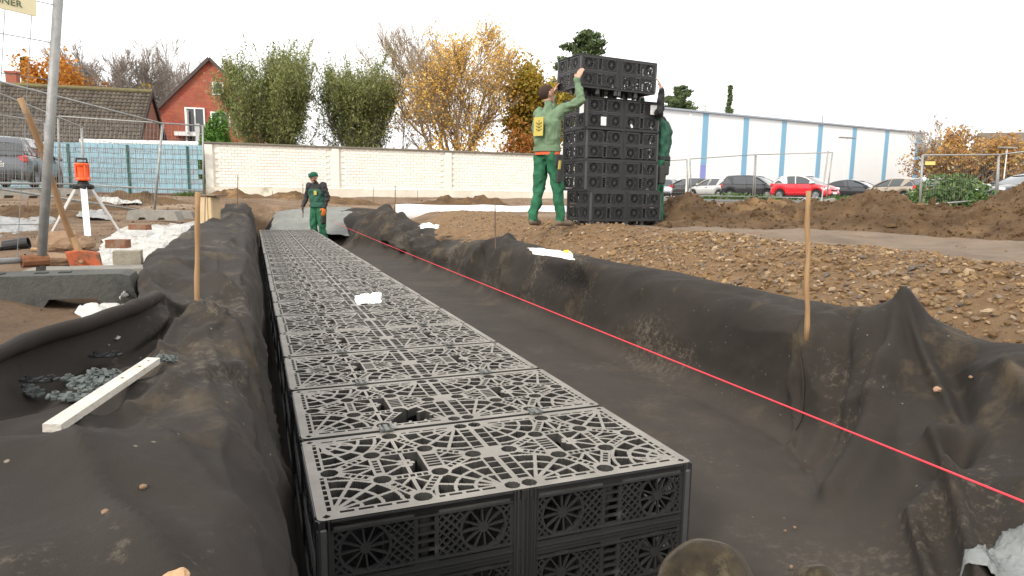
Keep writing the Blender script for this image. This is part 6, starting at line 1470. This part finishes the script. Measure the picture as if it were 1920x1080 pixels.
for a in range(4): d = Vector((math.cos(a*1.571+.78), math.sin(a*1.571+.78), 0)); mb.bar(d*.062+Vector((0, 0, hz0+.02)), d*.062+Vector((0, 0, hz0+hH-.02)), .016, .016)
mb.build('laser_housing', M_or, lt, world=False); mb = MB(); mb.lathe((0, 0, hz0+hH), [(.055, 0), (.05, .012), (.01, .012)], 12); mb.tube([(-.055, 0, hz0+hH-.005), (-.05, 0, hz0+hH+.045), (.05, 0, hz0+hH+.045), (.055, 0, hz0+hH-.005)], .010, 6); mb.build('carry_handle', M_black, lt, world=False)
# shovel leaning on the fence
s0, s1 = aty(38, 184, 3.95), aty(153, 486, 4.30); sh = empty('shovel', s1, 0, 'worn shovel with a long wooden handle and orange blade leaning on the fence pole', 'shovel')
mb = MB(); pts = [s0+(s1-s0)*i/10+Vector((.012*math.sin(i*.62), 0, 0)) for i in range(11)]; mb.tube(pts, [.017, .019, .019, .0185, .018, .018, .018, .0185, .019, .02, .017], 10); M_handle = mat('handle_wood', (.21, .115, .052), .7, (.34, .21, .11), 4, .3, 60, stretch=(3, 3, 1)); mb.build('handle', M_handle, sh, smooth=True)
bc = aty(157, 489, 4.26)
def blade(u, v):
    x = (u-.5)*.225; w = 1-.10*v; zz = -.125+.20*(1-v) - .04*(abs(u-.5)*2)**2.5*(v > .0)*v; y = .035*math.cos((u-.5)*2.6)-.10*v
    return bc+Vector((x*w, -y*.6, zz*.75+.015*math.cos((u-.5)*3)))
o = grid_mesh('blade', 18, 14, blade, mat('orange_blade', (.42, .085, .03), .8, (.52, .14, .06), 9, .3, 60, c3=(.14, .085, .055), s3=9, t3=.52)); so_ = o.modifiers.new('t', 'SOLIDIFY'); so_.thickness = .004
o.parent = sh; o.data.transform(inv_of(sh)); mb = MB(); mb.tube([s1-(s1-s0).normalized()*.16, s1, bc+Vector((0, -.02, -.01))], [.0215, .023, .012], 10); mb.build('socket', M_handle, sh, smooth=True)
# bricks, stones and bits on the left bank
M_brk = mat('old_brick', (.16, .065, .034), .95, (.24, .11, .06), 14, .7, 40, c3=(.20, .16, .12), s3=6, t3=.53); M_rock = mat('brown_rock', (.20, .12, .07), .95, (.32, .21, .13), 6, .9, 20); M_grock = mat('grey_rock', (.24, .21, .15), .95, (.36, .32, .25), 7, .7, 24)
def rock(name, px, py, size, m, label, cat='stone', z=0., rz=.3, seed=1, group=None, sub=3, box=False, tilt=0.):
    rd = random.Random(seed); p = onz(px, py, z) if z is not None else lpt(px, py, .03 if size[0] > .015 else .014, -.1); b = bmesh.new()
    if box:
        bmesh.ops.create_cube(b, size=1); bmesh.ops.subdivide_edges(b, edges=b.edges[:], cuts=5, use_grid_fill=True)
    else: bmesh.ops.create_icosphere(b, subdivisions=sub, radius=.58)
    for v in b.verts:
        c = Vector((v.co.x*size[0], v.co.y*size[1], v.co.z*size[2])); k = 1+.28*noise.noise(v.co*2.2+Vector((seed*3.1, 0, 0)))*(.25 if box else 1)+.10*noise.noise(v.co*6+Vector((seed, 4, 0))); v.co = c*k
    me = bpy.data.meshes.new(name); b.to_mesh(me); b.free(); o = link_mesh(name, me, m, None, False); o.location = p+Vector((0, 0, size[2]*.33)); o.rotation_euler = (tilt, tilt*.6, rz); tag(o, label, cat, group); return o
rock('brick', 222, 462, (.14, .09, .06), M_brk, 'reddish brick lying on the middle of the white plastic sheet', 'brick', .06, .1, 1, 'old bricks on the left bank', box=True)
rock('brick', 263, 429, (.20, .10, .055), M_brk, 'dark red brick on the far part of the white plastic sheet', 'brick', .06, -.15, 2, 'old bricks on the left bank', box=True)
rock('stone', 241, 492, (.15, .11, .09), M_grock, 'angular grey brown stone at the near edge of the white plastic sheet', 'stone', .02, .4, 3, box=True)
rock('earth_clod', 124, 470, (.34, .24, .18), M_rock, 'brown clod of earth behind the shovel blade', 'clod', -.02, .4, 4)
rock('earth_clod', 95, 497, (.26, .2, .09), M_rock, 'flat brown clod between the pole and the shovel', 'clod', -.04, .9, 14)
rock('stone', 1757, 733, (.030, .026, .022), mat('reddish_stone', (.30, .17, .11), .9, (.40, .25, .17), 30), 'reddish stone lying in the fold of the right liner', 'stone', None, .5, 5)
rock('stone', 1820, 708, (.017, .014, .010), M_rock, 'small brown pebble in the upper fold of the right liner', 'stone', None, .5, 6)
rock('stone', 330, 1096, (.026, .030, .018), mat('tan_stone', (.40, .24, .12), .95, (.52, .34, .20), 30), 'tan stone on the liner at the bottom edge of the photo', 'stone', None, .4, 7)
for i, (px, py, s, z, lab) in enumerate(((268, 915, .010, None, 'tiny ochre crumb on the foreground liner, left of centre'), (197, 962, .009, None, 'tiny ochre crumb low on the foreground liner'), (1490, 990, .012, None, 'small brown crumb on the trench floor in front of the right folds'), (1472, 996, .010, None, 'tiny brown crumb left of the larger one on the trench floor'), (1484, 1064, .014, None, 'small reddish pebble beside the felt flap at the bottom'))):
    rock('crumb', px, py, (s, s*.8, s*.7), M_rock, lab, 'pebble', z, i, 20+i, 'crumbs of soil on the liner', sub=2)
pb = onz(32, 470, -.05); pp = empty('pipe_piece', pb, R_(20), 'short black pipe piece lying on the soil at left', 'pipe'); mb = MB(); mb.lathe((0, 0, .05), [(.05, -.09), (.05, .09), (.042, .09), (.042, -.09), (.05, -.09)], 16, Matrix.Rotation(R_(80), 3, 'Y')); mb.box((-.16, 0, .02), (.14, .10, .03), ch=.01); mb.build('pipe', M_black, pp, world=False)
pk = [onz(-30, 493, -.03), onz(62, 499, -.03)]; for_ = None
mb = MB(); mb.tube([onz(60, 467, -.02), onz(170, 474, -.02)], .014, 6); tag(mb.build('wooden_batten', M_wood, None), 'thin grey batten lying on the soil behind the pole', 'batten')
# yellow and orange scraps
M_ysc = mat('yellow_scrap', (.80, .66, .05), .7)
for i, (px, py, z, s, lab) in enumerate(((1062, 472, -.03, .025, 'yellow scrap beside the white sheet on the gravel edge'), (1485, 438, PLAT+.0, .025, 'yellow scrap at the foot of the dirt mound, left one'), (1565, 441, PLAT+.0, .02, 'yellow scrap at the foot of the dirt mound, right one'))):
    c = onz(px, py, z); crumple('yellow_scrap', lab, 'scrap', [c+Vector((-s, -s, 0)), c+Vector((s, -s, 0)), c+Vector((s, s, 0)), c+Vector((-s, s, 0))], M_ysc, .03, 14, .0, 12, 12, 40+i, lambda x, y, z_=c.z: z_, 'yellow scraps on the gravel plateau')
# brown felt flaps standing up at the very front
M_felt = mat('brown_felt', (.018, .0135, .008), .95, (.048, .036, .019), 16, .9, 220, c3=(.080, .062, .034), s3=13, t3=.53, sheen=.15, dist=.003)
M_hem = mat('felt_hem', (.075, .058, .034), .95, (.115, .09, .055), 30, .8, 200)
def flap(px0, px1, pytop, z, Y, label, depth=.34, seed=0):
    c = aty((px0+px1)/2, pytop, Y); w = (px1-px0)*Y/FPX/2
    def f(u, v):
        a = (u-.5)*math.pi*1.04; t = v*1.45; k = 1-.18*math.cos(t*1.2)
        x = w*math.sin(a)*(.80+.25*math.sin(min(1.57, t+.55))); zz = c.z-(1-max(0, math.cos(a))**.75)*(.16)-.42*max(0, v-.10)**1.25+.02*math.sin(math.pi*min(1, v*5))+.008*nz(u*5, v*3, seed)
        return Vector((c.x+x+.05*v+w*.9*v*u*u, c.y+depth*.25*(1-v*3)*(v < .33)-depth*.55*sstep(.1, 1, v)-.05*math.cos(a)*sstep(0, .4, v), zz))
    o = grid_mesh('felt_flap', 34, 20, f, M_felt); so_ = o.modifiers.new('t', 'SOLIDIFY'); so_.thickness = .014; so_.offset = 0
    tag(o, label, 'felt flap', 'felt flaps at the bottom edge')
    mb = MB(); mb.tube([f(i/24, .02)+Vector((0, 0, .004)) for i in range(25)], .009, 8); mb.build('hem', M_hem, o, world=False, smooth=True)
flap(1238, 1425, 1048, -.5, 1.62, 'larger brown felt flap bulging up in front of the crates at the bottom', .30)
flap(1488, 1600, 1092, -.5, 1.55, 'smaller brown felt flap at the bottom edge right of the larger one', .24, 5)
